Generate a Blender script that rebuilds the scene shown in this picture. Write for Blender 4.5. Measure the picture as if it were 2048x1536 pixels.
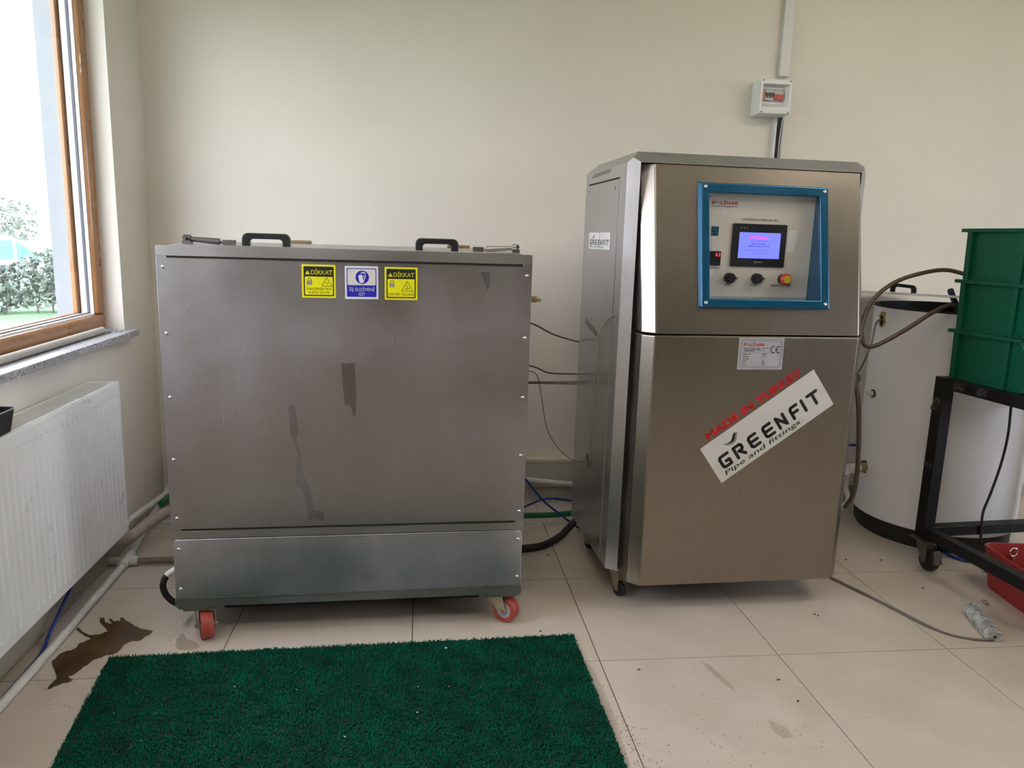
import bpy, bmesh, math, random
import numpy as np
from mathutils import Vector, Matrix
random.seed(7)
rng = np.random.default_rng(7)
for o in list(bpy.data.objects):
    bpy.data.objects.remove(o)
scene = bpy.context.scene
COL = scene.collection

# ------------------------------------------------------------------ camera
FPX, YAW, PITCH, ROLL, CAMH = 1529.76, 0.1185, 0.1891, 0.0305, 1.3253
cy, sy, cp, sp = math.cos(YAW), math.sin(YAW), math.cos(PITCH), math.sin(PITCH)
FWD = Vector((sy * cp, cy * cp, -sp)); R0 = Vector((cy, -sy, 0)); U0 = R0.cross(FWD)
RGT = math.cos(ROLL) * R0 + math.sin(ROLL) * U0
UPV = -math.sin(ROLL) * R0 + math.cos(ROLL) * U0
cam_data = bpy.data.cameras.new('camera'); cam = bpy.data.objects.new('camera', cam_data); COL.objects.link(cam)
cam_data.sensor_width = 36.0; cam_data.lens = FPX / 2048 * 36.0; cam_data.clip_start = 0.05; cam_data.clip_end = 400
m = Matrix.Identity(4)
for i in range(3):
    m[i][0], m[i][1], m[i][2] = RGT[i], UPV[i], -FWD[i]
m[2][3] = CAMH
cam.matrix_world = m
scene.camera = cam
# ------------------------------------------------------------------ world, exposure
scene.view_settings.view_transform = 'Standard'; scene.view_settings.look = 'None'
scene.view_settings.gamma = 1.0; scene.view_settings.use_curve_mapping = False
scene.view_settings.exposure = 0.32
SKY = 7.5
LAMP = 22.0
world = bpy.data.worlds.new('overcast_sky'); scene.world = world; world.use_nodes = True
bg = world.node_tree.nodes['Background']; bg.inputs[0].default_value = (0.90, 0.93, 1.06, 1); bg.inputs[1].default_value = SKY
scene.cycles.max_bounces = 8; scene.cycles.diffuse_bounces = 4; scene.cycles.glossy_bounces = 4
scene.cycles.use_adaptive_sampling = True; scene.cycles.adaptive_threshold = 0.02; scene.cycles.transparent_max_bounces = 8; scene.cycles.sample_clamp_indirect = 6.0
scene.cycles.caustics_reflective = True; scene.cycles.blur_glossy = 1.0; scene.cycles.caustics_refractive = False

def _dir(u, v):
    return RGT * ((u - 1024) / FPX) + UPV * ((768 - v) / FPX) + FWD
CAMP = Vector((0, 0, CAMH))
def aty(u, v, Y):                      # the point at depth Y seen at a spot of the photograph
    d = _dir(u, v); return CAMP + d * (Y / d.y)
def atz(u, v, z):
    d = _dir(u, v); return CAMP + d * ((z - CAMH) / d.z)
def atx(u, v, x):
    d = _dir(u, v); return CAMP + d * (x / d.x)

# ------------------------------------------------------------------ materials
MATS = {}
def nt(name):
    mt = bpy.data.materials.new(name); mt.use_nodes = True
    n = mt.node_tree.nodes; l = mt.node_tree.links
    return mt, n, l, n['Principled BSDF']
def pm(name, col, rough=0.5, metal=0.0, var=0.06, scale=9.0, stretch=(1, 1, 1), bump=0.0, bscale=80.0, rvar=0.06, alpha=1.0, emit=0.0, spec=0.5, coat=0.0, tint=None):
    if name in MATS: return MATS[name]
    mt, n, l, b = nt(name)
    tc = n.new('ShaderNodeTexCoord'); mp = n.new('ShaderNodeMapping'); mp.inputs['Scale'].default_value = stretch
    l.new(tc.outputs['Object'], mp.inputs['Vector'])
    nz = n.new('ShaderNodeTexNoise'); nz.inputs['Scale'].default_value = scale; nz.inputs['Detail'].default_value = 5
    l.new(mp.outputs[0], nz.inputs['Vector'])
    ramp = n.new('ShaderNodeValToRGB'); ramp.color_ramp.elements[0].position = 0.3; ramp.color_ramp.elements[1].position = 0.7
    c2 = tint or col
    ramp.color_ramp.elements[0].color = tuple(max(0, c * (1 - var)) for c in c2) + (1,)
    ramp.color_ramp.elements[1].color = tuple(min(1, c * (1 + var)) for c in col) + (1,)
    l.new(nz.outputs['Fac'], ramp.inputs['Fac']); l.new(ramp.outputs['Color'], b.inputs['Base Color'])
    mr = n.new('ShaderNodeMapRange'); mr.inputs[1].default_value = 0.3; mr.inputs[2].default_value = 0.7
    mr.inputs[3].default_value = max(0.02, rough - rvar); mr.inputs[4].default_value = min(1, rough + rvar)
    l.new(nz.outputs['Fac'], mr.inputs[0]); l.new(mr.outputs[0], b.inputs['Roughness'])
    b.inputs['Metallic'].default_value = metal; b.inputs['Specular IOR Level'].default_value = spec
    b.inputs['Coat Weight'].default_value = coat
    if alpha < 1: b.inputs['Alpha'].default_value = alpha
    if emit > 0:
        b.inputs['Emission Color'].default_value = tuple(col) + (1,); b.inputs['Emission Strength'].default_value = emit
    if bump > 0:
        n2 = n.new('ShaderNodeTexNoise'); n2.inputs['Scale'].default_value = bscale; n2.inputs['Detail'].default_value = 4
        l.new(mp.outputs[0], n2.inputs['Vector'])
        bp = n.new('ShaderNodeBump'); bp.inputs['Strength'].default_value = bump; bp.inputs['Distance'].default_value = 0.002
        l.new(n2.outputs['Fac'], bp.inputs['Height']); l.new(bp.outputs[0], b.inputs['Normal'])
    MATS[name] = mt
    return mt
def steel(name, col, rough, blotch=0.10, smudge=0.08, warm=(1, 1, 1), brush=(90, 90, 2.0), brushamt=0.05):
    if name in MATS: return MATS[name]
    mt, n, l, b = nt(name)
    tc = n.new('ShaderNodeTexCoord')
    big = n.new('ShaderNodeTexNoise'); big.inputs['Scale'].default_value = 2.6; big.inputs['Detail'].default_value = 6; big.inputs['Roughness'].default_value = 0.62
    l.new(tc.outputs['Object'], big.inputs['Vector'])
    mp = n.new('ShaderNodeMapping'); mp.inputs['Scale'].default_value = brush; l.new(tc.outputs['Object'], mp.inputs['Vector'])
    br = n.new('ShaderNodeTexNoise'); br.inputs['Scale'].default_value = 4; br.inputs['Detail'].default_value = 3
    l.new(mp.outputs[0], br.inputs['Vector'])
    r = n.new('ShaderNodeValToRGB'); r.color_ramp.elements[0].position = 0.32; r.color_ramp.elements[1].position = 0.68
    r.color_ramp.elements[0].color = tuple(c * (1 - blotch) * w for c, w in zip(col, warm)) + (1,)
    r.color_ramp.elements[1].color = tuple(min(1, c * (1 + blotch)) for c in col) + (1,)
    l.new(big.outputs['Fac'], r.inputs['Fac'])
    mx = n.new('ShaderNodeMix'); mx.data_type = 'RGBA'; mx.blend_type = 'MULTIPLY'; mx.inputs[0].default_value = 1.0
    br2 = n.new('ShaderNodeMapRange'); br2.inputs[1].default_value = 0.3; br2.inputs[2].default_value = 0.7
    br2.inputs[3].default_value = 1 - brushamt; br2.inputs[4].default_value = 1 + brushamt
    l.new(br.outputs['Fac'], br2.inputs[0])
    l.new(r.outputs['Color'], mx.inputs[6]); l.new(br2.outputs[0], mx.inputs[7]); l.new(mx.outputs[2], b.inputs['Base Color'])
    ad = n.new('ShaderNodeMapRange'); ad.inputs[1].default_value = 0.3; ad.inputs[2].default_value = 0.7
    ad.inputs[3].default_value = rough - smudge; ad.inputs[4].default_value = rough + smudge
    l.new(big.outputs['Fac'], ad.inputs[0]); l.new(ad.outputs[0], b.inputs['Roughness'])
    b.inputs['Metallic'].default_value = 1.0
    bp = n.new('ShaderNodeBump'); bp.inputs['Strength'].default_value = 0.05; bp.inputs['Distance'].default_value = 0.001
    l.new(br.outputs['Fac'], bp.inputs['Height']); l.new(bp.outputs[0], b.inputs['Normal'])
    MATS[name] = mt
    return mt

# ------------------------------------------------------------------ mesh building
def CM(pts, n=8):                      # smooth curve through points
    P = [Vector(q) for q in pts]
    if len(P) < 3: return P
    P = [2 * P[0] - P[1]] + P + [2 * P[-1] - P[-2]]; out = []
    for i in range(1, len(P) - 2):
        for k in range(n):
            t = k / n; a, b, c, d = P[i - 1], P[i], P[i + 1], P[i + 2]
            out.append(0.5 * ((2 * b) + (c - a) * t + (2 * a - 5 * b + 4 * c - d) * t * t + (3 * b - a - 3 * c + d) * t ** 3))
    out.append(P[-2]); return out
class MB:
    def __init__(s): s.v = []; s.f = []
    def add(s, vs, fs):
        k = len(s.v); s.v += [tuple(q) for q in vs]; s.f += [tuple(i + k for i in f) for f in fs]; return s
    def box(s, x0, y0, z0, x1, y1, z1):
        return s.add([(x0, y0, z0), (x1, y0, z0), (x1, y1, z0), (x0, y1, z0), (x0, y0, z1), (x1, y0, z1), (x1, y1, z1), (x0, y1, z1)],
                     [(0, 3, 2, 1), (4, 5, 6, 7), (0, 1, 5, 4), (1, 2, 6, 5), (2, 3, 7, 6), (3, 0, 4, 7)])
    def beam(s, a, b, w, h, up=(0, 0, 1)):
        a, b = Vector(a), Vector(b); d = (b - a).normalized(); sx = d.cross(Vector(up)).normalized(); uz = sx.cross(d)
        vs = []
        for p in (a, b):
            for i, j in ((-1, -1), (1, -1), (1, 1), (-1, 1)): vs.append(p + sx * (i * w / 2) + uz * (j * h / 2))
        return s.add(vs, [(0, 1, 2, 3), (7, 6, 5, 4), (0, 4, 5, 1), (1, 5, 6, 2), (2, 6, 7, 3), (3, 7, 4, 0)])
    def tube(s, pts, r, n=10, cap=True):
        P = [Vector(q) for q in pts]; rs = r if hasattr(r, '__len__') else [r] * len(P)
        vs = []; fs = []; nrm = None
        for i, q in enumerate(P):
            t = (P[min(i + 1, len(P) - 1)] - P[max(i - 1, 0)]).normalized()
            if nrm is None:
                nrm = t.orthogonal().normalized()
            else:
                nrm = (nrm - t * nrm.dot(t)).normalized()
            bn = t.cross(nrm)
            for k in range(n):
                a = 2 * math.pi * k / n; vs.append(q + (nrm * math.cos(a) + bn * math.sin(a)) * rs[i])
        for i in range(len(P) - 1):
            for k in range(n):
                k2 = (k + 1) % n; fs.append((i * n + k, i * n + k2, (i + 1) * n + k2, (i + 1) * n + k))
        if cap: fs.append(tuple(range(n - 1, -1, -1))); fs.append(tuple((len(P) - 1) * n + k for k in range(n)))
        return s.add(vs, fs)
    def cyl(s, a, b, r, n=24, r2=None):
        return s.tube([a, b], [r, r if r2 is None else r2], n)
    def lathe(s, prof, o=(0, 0, 0), ax='z', n=40, close=False):
        vs = []; fs = []; o = Vector(o)
        for r, h in prof:
            for k in range(n):
                a = 2 * math.pi * k / n; c, d = r * math.cos(a), r * math.sin(a)
                vs.append(o + Vector({'z': (c, d, h), 'y': (c, h, -d), 'x': (h, c, d)}[ax]))
        L = len(prof); rings = L if close else L - 1
        for i in range(rings):
            for k in range(n):
                k2 = (k + 1) % n; j = (i + 1) % L; fs.append((i * n + k, i * n + k2, j * n + k2, j * n + k))
        if not close:
            if prof[0][0] > 1e-6: fs.append(tuple(range(n - 1, -1, -1)))
            if prof[-1][0] > 1e-6: fs.append(tuple((L - 1) * n + k for k in range(n)))
        return s.add(vs, fs)
    def torus(s, R, r, o=(0, 0, 0), ax='z', n=28, m=10):
        return s.lathe([(R + r * math.cos(2 * math.pi * k / m), r * math.sin(2 * math.pi * k / m)) for k in range(m)], o, ax, n, True)
    def prism(s, pts, mp, d0, d1):
        n = len(pts); vs = [mp(a, b, d0) for a, b in pts] + [mp(a, b, d1) for a, b in pts]
        return s.add(vs, [tuple(range(n - 1, -1, -1)), tuple(range(n, 2 * n))] + [(i, (i + 1) % n, n + (i + 1) % n, n + i) for i in range(n)])
    def poly(s, pts, mp, d):
        return s.add([mp(a, b, d) for a, b in pts], [tuple(range(len(pts)))])
    def ringpoly(s, outer, inner, mp, d):    # same number of points
        n = len(outer); return s.add([mp(a, b, d) for a, b in outer] + [mp(a, b, d) for a, b in inner],
                                     [(i, (i + 1) % n, n + (i + 1) % n, n + i) for i in range(n)])
    def stroke(s, pts, w, mp, d, caps=True):
        for i in range(len(pts) - 1):
            (x0, y0), (x1, y1) = pts[i], pts[i + 1]; L = math.hypot(x1 - x0, y1 - y0) or 1e-9
            nx, ny = -(y1 - y0) / L * w / 2, (x1 - x0) / L * w / 2
            s.poly([(x0 - nx, y0 - ny), (x1 - nx, y1 - ny), (x1 + nx, y1 + ny), (x0 + nx, y0 + ny)], mp, d)
        rng_ = pts if caps else pts[1:-1]
        for x, y in rng_:
            s.poly([(x + w / 2 * math.cos(k * math.pi / 6), y + w / 2 * math.sin(k * math.pi / 6)) for k in range(12)], mp, d)
        return s
    def dashes(s, x0, x1, y, h, mp, d, gap=0.3):
        x = x0
        while x < x1 - h * 0.2:
            w = h * random.uniform(0.5, 0.95); s.poly([(x, y), (min(x + w, x1), y), (min(x + w, x1), y + h), (x, y + h)], mp, d)
            x += w + h * (random.uniform(0.9, 1.2) if random.random() < 0.14 else gap)
        return s
    def text(s, body, x0, y0, mp, d, width=None, height=None, bold=0.0, shear=0.0, center=False):
        cu = bpy.data.curves.new('t', 'FONT'); cu.body = body; cu.size = 1; cu.shear = shear; cu.resolution_u = 3
        ob = bpy.data.objects.new('t', cu); COL.objects.link(ob)
        dg = bpy.context.evaluated_depsgraph_get(); me = bpy.data.meshes.new_from_object(ob.evaluated_get(dg))
        V = np.array([v.co[:] for v in me.vertices]); F = [tuple(p.vertices) for p in me.polygons]
        lo, hi = V.min(0), V.max(0); capH = 0.69
        sx = (width / (hi[0] - lo[0])) if width else height / capH
        sy_ = (height / capH) if height else sx
        off = -(hi[0] - lo[0]) * sx / 2 if center else 0
        bo_ = bold * .9
        for ox_, oy_ in (((0, 0),) if bold < .004 else ((-bo_, 0), (bo_, 0), (0, bo_), (0, -bo_))):
            s.add([mp(x0 + off + (v[0] - lo[0] + ox_) * sx, y0 + (v[1] + oy_) * sy_, d) for v in V], F)
        bpy.data.objects.remove(ob); bpy.data.curves.remove(cu); bpy.data.meshes.remove(me)
        return s
    def mesh(s, name):
        me = bpy.data.meshes.new(name); me.from_pydata(s.v, [], s.f); me.update(); return me
    def build(s, name, mat, parent=None, smooth=None, bevel=0, seg=2, fix=False, loc=None):
        me = s.mesh(name)
        if fix:
            bm = bmesh.new(); bm.from_mesh(me); bmesh.ops.remove_doubles(bm, verts=bm.verts, dist=1e-5); bmesh.ops.recalc_face_normals(bm, faces=bm.faces); bm.to_mesh(me); bm.free()
        return link(name, me, mat, parent, smooth, bevel, seg, loc)
def link(name, me, mat, parent=None, smooth=None, bevel=0, seg=2, loc=None):
    if mat is not None:
        me.materials.clear(); me.materials.append(mat)
    if smooth:
        me.shade_smooth(); me.set_sharp_from_angle(angle=math.radians(smooth))
    o = bpy.data.objects.new(name, me); COL.objects.link(o)
    if parent: o.parent = parent
    if loc is not None: o.location = loc
    if bevel:
        b = o.modifiers.new('bevel', 'BEVEL'); b.width = bevel; b.segments = seg; b.limit_method = 'ANGLE'; b.angle_limit = math.radians(35)
    return o
def tag(o, label=None, cat=None, group=None, kind=None):
    if label: o['label'] = label
    if cat: o['category'] = cat
    if group: o['group'] = group
    if kind: o['kind'] = kind
    return o
def thing(name, label, cat, loc=(0, 0, 0), rz=0.0, group=None):
    o = bpy.data.objects.new(name, None); COL.objects.link(o); o.location = loc; o.rotation_euler = (0, 0, rz); o.empty_display_size = 0.05
    return tag(o, label, cat, group)
def struct(o): o['kind'] = 'structure'; return o
def copy_part(o, parent, loc=None):
    c = o.copy(); COL.objects.link(c); c.parent = parent
    if loc is not None: c.location = loc
    for ch in list(o.children):
        d = ch.copy(); COL.objects.link(d); d.parent = c
    return c
def rrect(x0, y0, x1, y1, r, n=5):
    out = []
    for cx, cy_, a0 in ((x1 - r, y0 + r, -90), (x1 - r, y1 - r, 0), (x0 + r, y1 - r, 90), (x0 + r, y0 + r, 180)):
        for k in range(n + 1):
            a = math.radians(a0 + 90 * k / n); out.append((cx + r * math.cos(a), cy_ + r * math.sin(a)))
    return out
def circ(x, y, r, n=24): return [(x + r * math.cos(2 * math.pi * k / n), y + r * math.sin(2 * math.pi * k / n)) for k in range(n)]
def plane(o, ax, ay, nrm):
    o, ax, ay, nrm = Vector(o), Vector(ax), Vector(ay), Vector(nrm)
    return lambda a, b, d: o + ax * a + ay * b + nrm * d
def bool_cut(o, cutter_mb):
    c = cutter_mb.build('cutter', None, o.parent)
    md = o.modifiers.new('cut', 'BOOLEAN'); md.object = c; md.operation = 'DIFFERENCE'; md.solver = 'EXACT'
    dg = bpy.context.evaluated_depsgraph_get(); me = bpy.data.meshes.new_from_object(o.evaluated_get(dg))
    o.modifiers.remove(md); o.data = me; bpy.data.objects.remove(c)
def hull(b, planes):
    bm = bmesh.new(); mb = MB().box(*b); me = mb.mesh('h'); bm.from_mesh(me); bpy.data.meshes.remove(me)
    for co, no in planes:
        r = bmesh.ops.bisect_plane(bm, geom=bm.verts[:] + bm.edges[:] + bm.faces[:], plane_co=co, plane_no=no, clear_outer=True)
        ed = [e for e in r['geom_cut'] if isinstance(e, bmesh.types.BMEdge)]
        bmesh.ops.holes_fill(bm, edges=ed, sides=0)
    bmesh.ops.recalc_face_normals(bm, faces=bm.faces)
    me = bpy.data.meshes.new('hull'); bm.to_mesh(me); bm.free(); return me

# palette
WALLP = pm('wall_paint', (0.72, 0.668, 0.588), 0.55, var=0.03, scale=2.5, bump=0.15, bscale=60, spec=0.35)
WALLL = WALLP
CEIL = pm('ceiling_paint', (0.75, 0.74, 0.70), 0.8, var=0.02)
GROUT = pm('grout', (0.10, 0.085, 0.065), 0.9)
TILE = pm('beige_tile', (0.57, 0.50, 0.44), 0.36, var=0.04, scale=5, tint=(0.535, 0.465, 0.395), rvar=0.03)
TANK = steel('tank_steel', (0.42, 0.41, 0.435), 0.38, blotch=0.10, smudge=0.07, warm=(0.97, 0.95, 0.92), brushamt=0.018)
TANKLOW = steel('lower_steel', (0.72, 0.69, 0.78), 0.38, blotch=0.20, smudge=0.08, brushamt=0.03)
TANKFR = steel('tank_frame_steel', (0.44, 0.43, 0.43), 0.42, blotch=0.08, brushamt=0.015)
CAB = steel('cabinet_steel', (0.31, 0.272, 0.232), 0.32, blotch=0.05, smudge=0.04, brushamt=0.06)
CABB = steel('cabinet_body_steel', (0.52, 0.51, 0.53), 0.30, blotch=0.06, smudge=0.04)
CHROME = pm('chrome', (0.75, 0.75, 0.76), 0.18, 1.0)
DARKMET = pm('dark_metal', (0.16, 0.15, 0.14), 0.45, 0.9)
ZINC = pm('zinc_yellow', (0.42, 0.38, 0.27), 0.42, 0.9, var=0.15, scale=30)
BRASS = pm('brass', (0.36, 0.27, 0.14), 0.5, 0.9, var=0.2, scale=30)
BLACKP = pm('black_plastic', (0.012, 0.012, 0.014), 0.38, var=0.1)
BLACKR = pm('black_rubber', (0.014, 0.014, 0.014), 0.6)
DARK = pm('dark_gap', (0.01, 0.009, 0.008), 0.9)
WHITEP = pm('white_plastic', (0.72, 0.72, 0.70), 0.35, var=0.03)
PVC = pm('white_pipe', (0.62, 0.61, 0.57), 0.4, var=0.1, scale=14)
RADW = pm('radiator_white', (0.78, 0.78, 0.76), 0.32, var=0.02)
REDW = pm('red_wheel', (0.37, 0.06, 0.042), 0.5, var=0.15, scale=40)
GREYW = pm('grey_hub', (0.42, 0.43, 0.48), 0.5)
YEL = pm('yellow_vinyl', (0.76, 0.72, 0.01), 0.35, var=0.02)
BLK = pm('black_print', (0.012, 0.011, 0.01), 0.45)
BLUEV = pm('blue_vinyl', (0.018, 0.018, 0.36), 0.35, var=0.02)
WHV = pm('white_vinyl', (0.70, 0.70, 0.74), 0.38, var=0.02)
WHG = pm('pale_vinyl', (0.62, 0.60, 0.57), 0.45, var=0.03)
LGREY = pm('light_grey_print', (0.48, 0.48, 0.48), 0.45)
REDP = pm('red_print', (0.62, 0.018, 0.025), 0.45, var=0.05)
GRNP = pm('green_print', (0.005, 0.085, 0.045), 0.45)
BEZEL = pm('blue_anodised', (0.003, 0.095, 0.20), 0.22, 0.45, var=0.05, coat=0.3)
PANEL = pm('panel_overlay', (0.58, 0.55, 0.50), 0.33, var=0.02)
NAVY = pm('navy_print', (0.02, 0.025, 0.09), 0.5)
BROWNF = pm('brown_laminate', (0.33, 0.14, 0.04), 0.28, var=0.10, scale=6, coat=0.3)
GRANITE = pm('granite', (0.33, 0.33, 0.34), 0.35, var=0.75, scale=160, tint=(0.22, 0.22, 0.22))
GREENB = pm('green_bin_plastic', (0.002, 0.098, 0.050), 0.45, var=0.06, spec=0.3)
REDB = pm('red_bin_plastic', (0.30, 0.018, 0.018), 0.42, var=0.08)
FRAMEB = pm('black_painted_steel', (0.007, 0.0065, 0.006), 0.5, var=0.5, scale=25, spec=0.25)
ENAMEL = pm('white_enamel', (0.84, 0.84, 0.86), 0.30, var=0.004, rvar=0.0)
HOSEB = pm('brown_hose', (0.085, 0.055, 0.032), 0.5, var=0.15, scale=30)
HOSEG = pm('green_hose', (0.005, 0.13, 0.06), 0.4)
HOSEBL = pm('blue_tube', (0.006, 0.04, 0.26), 0.3)
WRAP = pm('wrapped_hose', (0.36, 0.30, 0.26), 0.7, var=0.15, scale=25, bump=0.3, bscale=40)
COPPER = pm('copper_capillary', (0.10, 0.06, 0.035), 0.4, 0.6)
MATG = pm('green_mat', (0.0006, 0.090, 0.050), 0.7, var=0.25, scale=14, tint=(0.0005, 0.068, 0.038), spec=0.08)
MATB = pm('green_mat_base', (0.001, 0.02, 0.011), 0.8)
PUDD = pm('brown_puddle', (0.10, 0.055, 0.022), 0.10, var=0.4, scale=9, alpha=0.62)
WET = pm('damp_mark', (0.16, 0.11, 0.06), 0.25, var=0.3, scale=12, alpha=0.25)
STAIN = pm('brown_stain', (0.11, 0.085, 0.065), 0.45, metal=0.5, var=0.2, scale=20, alpha=0.35)
STAINB = pm('grey_drip', (0.26, 0.28, 0.31), 0.2, metal=0.8, var=0.2, scale=20, alpha=0.3)
SCRATCH = pm('bright_scratch', (0.60, 0.60, 0.62), 0.4, metal=0.0, alpha=0.32)
DIRT = pm('dirt_speck', (0.06, 0.045, 0.03), 0.8)
DIRTF = pm('floor_grime', (0.22, 0.18, 0.11), 0.5, var=0.3, scale=60, alpha=0.16)
PALE = pm('pale_crumb', (0.40, 0.42, 0.34), 0.8)
STRIPW = pm('dirty_white_plastic', (0.46, 0.47, 0.47), 0.5, var=0.3, scale=45, tint=(0.30, 0.30, 0.28))
CORD = pm('grey_cord', (0.16, 0.14, 0.125), 0.55)

# ------------------------------------------------------------------ room shell
XW, YB, ZC = -1.24, 3.7135, 3.0
XR, YF = 6.2, -5.2
TX0, TY0, TS = 0.5722, 2.1931, 0.6
flo = struct(MB().box(XW - 0.02, YF, -0.06, XR, YB + 0.02, -0.0035).build('floor', GROUT))
tile_me = MB().box(0.0017, 0.0017, -0.009, TS - 0.0017, TS - 0.0017, 0.0).mesh('tile'); tile_me.materials.append(TILE)
i0 = math.floor((XW - TX0) / TS); i1 = math.ceil((XR - TX0) / TS); j0 = math.floor((YF - TY0) / TS); j1 = math.ceil((YB - TY0) / TS)
for i in range(i0, i1):
    for j in range(j0, j1):
        x0, x1 = max(TX0 + i * TS, XW), min(TX0 + (i + 1) * TS, XR); y0, y1 = max(TY0 + j * TS, YF), min(TY0 + (j + 1) * TS, YB)
        if x1 - x0 < 0.02 or y1 - y0 < 0.02: continue
        if x1 - x0 > TS - 1e-4 and y1 - y0 > TS - 1e-4:
            o = bpy.data.objects.new('tile', tile_me); COL.objects.link(o); o.location = (x0, y0, 0)
        else:
            o = MB().box(0.0017, 0.0017, -0.009, x1 - x0 - 0.0017, y1 - y0 - 0.0017, 0.0).build('tile', TILE, loc=(x0, y0, 0))
        o.parent = flo
struct(MB().box(XW - 0.3, YB, -0.06, XR + 0.2, YB + 0.2, ZC).build('wall_back', WALLP))
W2 = (-1.4, 2.2); RZ_ = (0.90, 2.42)
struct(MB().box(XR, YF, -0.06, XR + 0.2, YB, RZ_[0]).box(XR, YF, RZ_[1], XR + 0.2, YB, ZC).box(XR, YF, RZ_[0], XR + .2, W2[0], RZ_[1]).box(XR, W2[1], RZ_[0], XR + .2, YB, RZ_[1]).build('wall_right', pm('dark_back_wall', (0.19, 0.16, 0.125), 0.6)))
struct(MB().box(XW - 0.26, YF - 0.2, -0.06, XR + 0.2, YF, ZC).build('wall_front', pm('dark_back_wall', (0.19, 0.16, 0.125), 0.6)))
struct(MB().box(XW - 0.26, YF - 0.2, ZC, XR + 0.2, YB + 0.2, ZC + 0.15).build('ceiling', CEIL))
# left wall with two window openings
WZ0, WZ1 = 0.872, 2.42
W1 = (1.15, 3.345)
wl = MB(); XO = XW - 0.17; XE = XW - 0.26
wl.box(XO, YF, -0.06, XW, YB, WZ0).box(XO, YF, WZ1, XW, YB, ZC)
wl.box(XO, W1[1], WZ0, XW, YB, WZ1).box(XO, YF, WZ0, XW, W1[0], WZ1)
struct(wl.build('wall_left', WALLL))
we = MB().box(XE, YF, -0.6, XO, YB + .2, WZ0).box(XE, YF, WZ1, XO, YB + .2, ZC + .15).box(XE, W1[1], WZ0, XO, YB + .2, WZ1).box(XE, YF, WZ0, XO, W1[0], WZ1)
struct(we.build('wall_outer', pm('white_render', (0.27, 0.285, 0.31), 0.8)))
# baseboards (thin dark tile strip)
SKIRT = pm('skirting', (0.40, 0.36, 0.29), 0.5, var=0.1)
struct(MB().box(XW + 0.008, YB - 0.008, 0, XR, YB, 0.07).build('baseboard_back', SKIRT))
struct(MB().box(XW, YF, 0, XW + .0135, YB, 0.07).build('baseboard_left', SKIRT))
GLASS_M = bpy.data.materials.new('window_glass'); GLASS_M.use_nodes = True
n_ = GLASS_M.node_tree.nodes; l_ = GLASS_M.node_tree.links; n_.clear()
_o = n_.new('ShaderNodeOutputMaterial'); _t = n_.new('ShaderNodeBsdfTransparent'); _g = n_.new('ShaderNodeBsdfGlossy'); _g.inputs['Roughness'].default_value = 0.02
_lw = n_.new('ShaderNodeLayerWeight'); _lw.inputs['Blend'].default_value = 0.5; _pw = n_.new('ShaderNodeMath'); _pw.operation = 'POWER'; _pw.inputs[1].default_value = 5.0; _f = n_.new('ShaderNodeMapRange'); _f.inputs[3].default_value = 0.02; _f.inputs[4].default_value = 0.5; l_.new(_lw.outputs['Facing'], _pw.inputs[0]); l_.new(_pw.outputs[0], _f.inputs[0]); _m = n_.new('ShaderNodeMixShader')
_t.inputs[0].default_value = (0.97, 0.98, 0.98, 1)
l_.new(_f.outputs[0], _m.inputs[0]); l_.new(_t.outputs[0], _m.inputs[1]); l_.new(_g.outputs[0], _m.inputs[2]); l_.new(_m.outputs[0], _o.inputs[0])
SEAL = pm('white_rebate', (0.80, 0.80, 0.78), 0.3)
GASKET = pm('grey_gasket', (0.10, 0.10, 0.12), 0.6)
def window(name, ya, yb, mull, xi=-1.31, flip=False):
    z0, z1 = 0.899, WZ1; fw = 0.068
    root = struct(bpy.data.objects.new(name, None)); COL.objects.link(root); root.location = (xi, yb if flip else ya, z0)
    if flip: root.rotation_euler = (0, 0, math.pi); mull = ya + yb - mull
    L = yb - ya; H = z1 - z0
    def ring(y0, y1, a0, a1, w, xa, xb, nm, mt, bev):
        mb = MB()
        mb.box(xb, y0, a0, xa, y1, a0 + w); mb.box(xb, y0, a1 - w, xa, y1, a1)
        mb.box(xb, y0, a0 + w, xa, y0 + w, a1 - w); mb.box(xb, y1 - w, a0 + w, xa, y1, a1 - w)
        return mb.build(nm, mt, root, bevel=bev, seg=3)
    cells = [0, mull - ya, L] if mull else [0, L]
    for k in range(len(cells) - 1):
        a, b = cells[k], cells[k + 1]
        ring(a, b, 0, H, fw, 0, -0.07, 'window_frame', BROWNF, 0.012)
        ring(a + fw, b - fw, fw, H - fw, 0.006, -0.016, -0.062, 'rebate', SEAL, 0)
        ring(a + fw + .006, b - fw - .006, fw + .006, H - fw - .006, 0.004, -0.03, -0.040, 'gasket', GASKET, 0)
        of = MB().box(-.088, a + .04, .04, -.0705, b - .04, .078).box(-.088, a + .04, H - .078, -.0705, b - .04, H - .04).box(-.088, a + .04, .078, -.0705, a + .092, H - .078).box(-.088, b - .092, .078, -.0705, b - .04, H - .078)
        of.build('outer_frame', BROWNF, root, bevel=.003)
        MB().box(-0.040, a + fw + .008, fw + .008, -0.034, b - fw - .008, H - fw - .008).build('pane', GLASS_M, root)
    return root
window('window_1', W1[0], W1[1], 2.15)
window('added_fill_window', W2[0], W2[1], 0.6, XR + .07, True)  # unseen right-wall window, added to bring fill daylight to the left side
for k, (a, b) in enumerate((W1,)):
    sl = MB().box(XE - 0.03, a + .002, WZ0 + .001, XW, b - .002, 0.899).box(XW, a - 0.04, WZ0 + .001, -1.19, b + 0.03, 0.899).build('sill', GRANITE, None, bevel=0.002)
    sl.name = 'trim_%d' % (k + 1); struct(sl)
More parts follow.
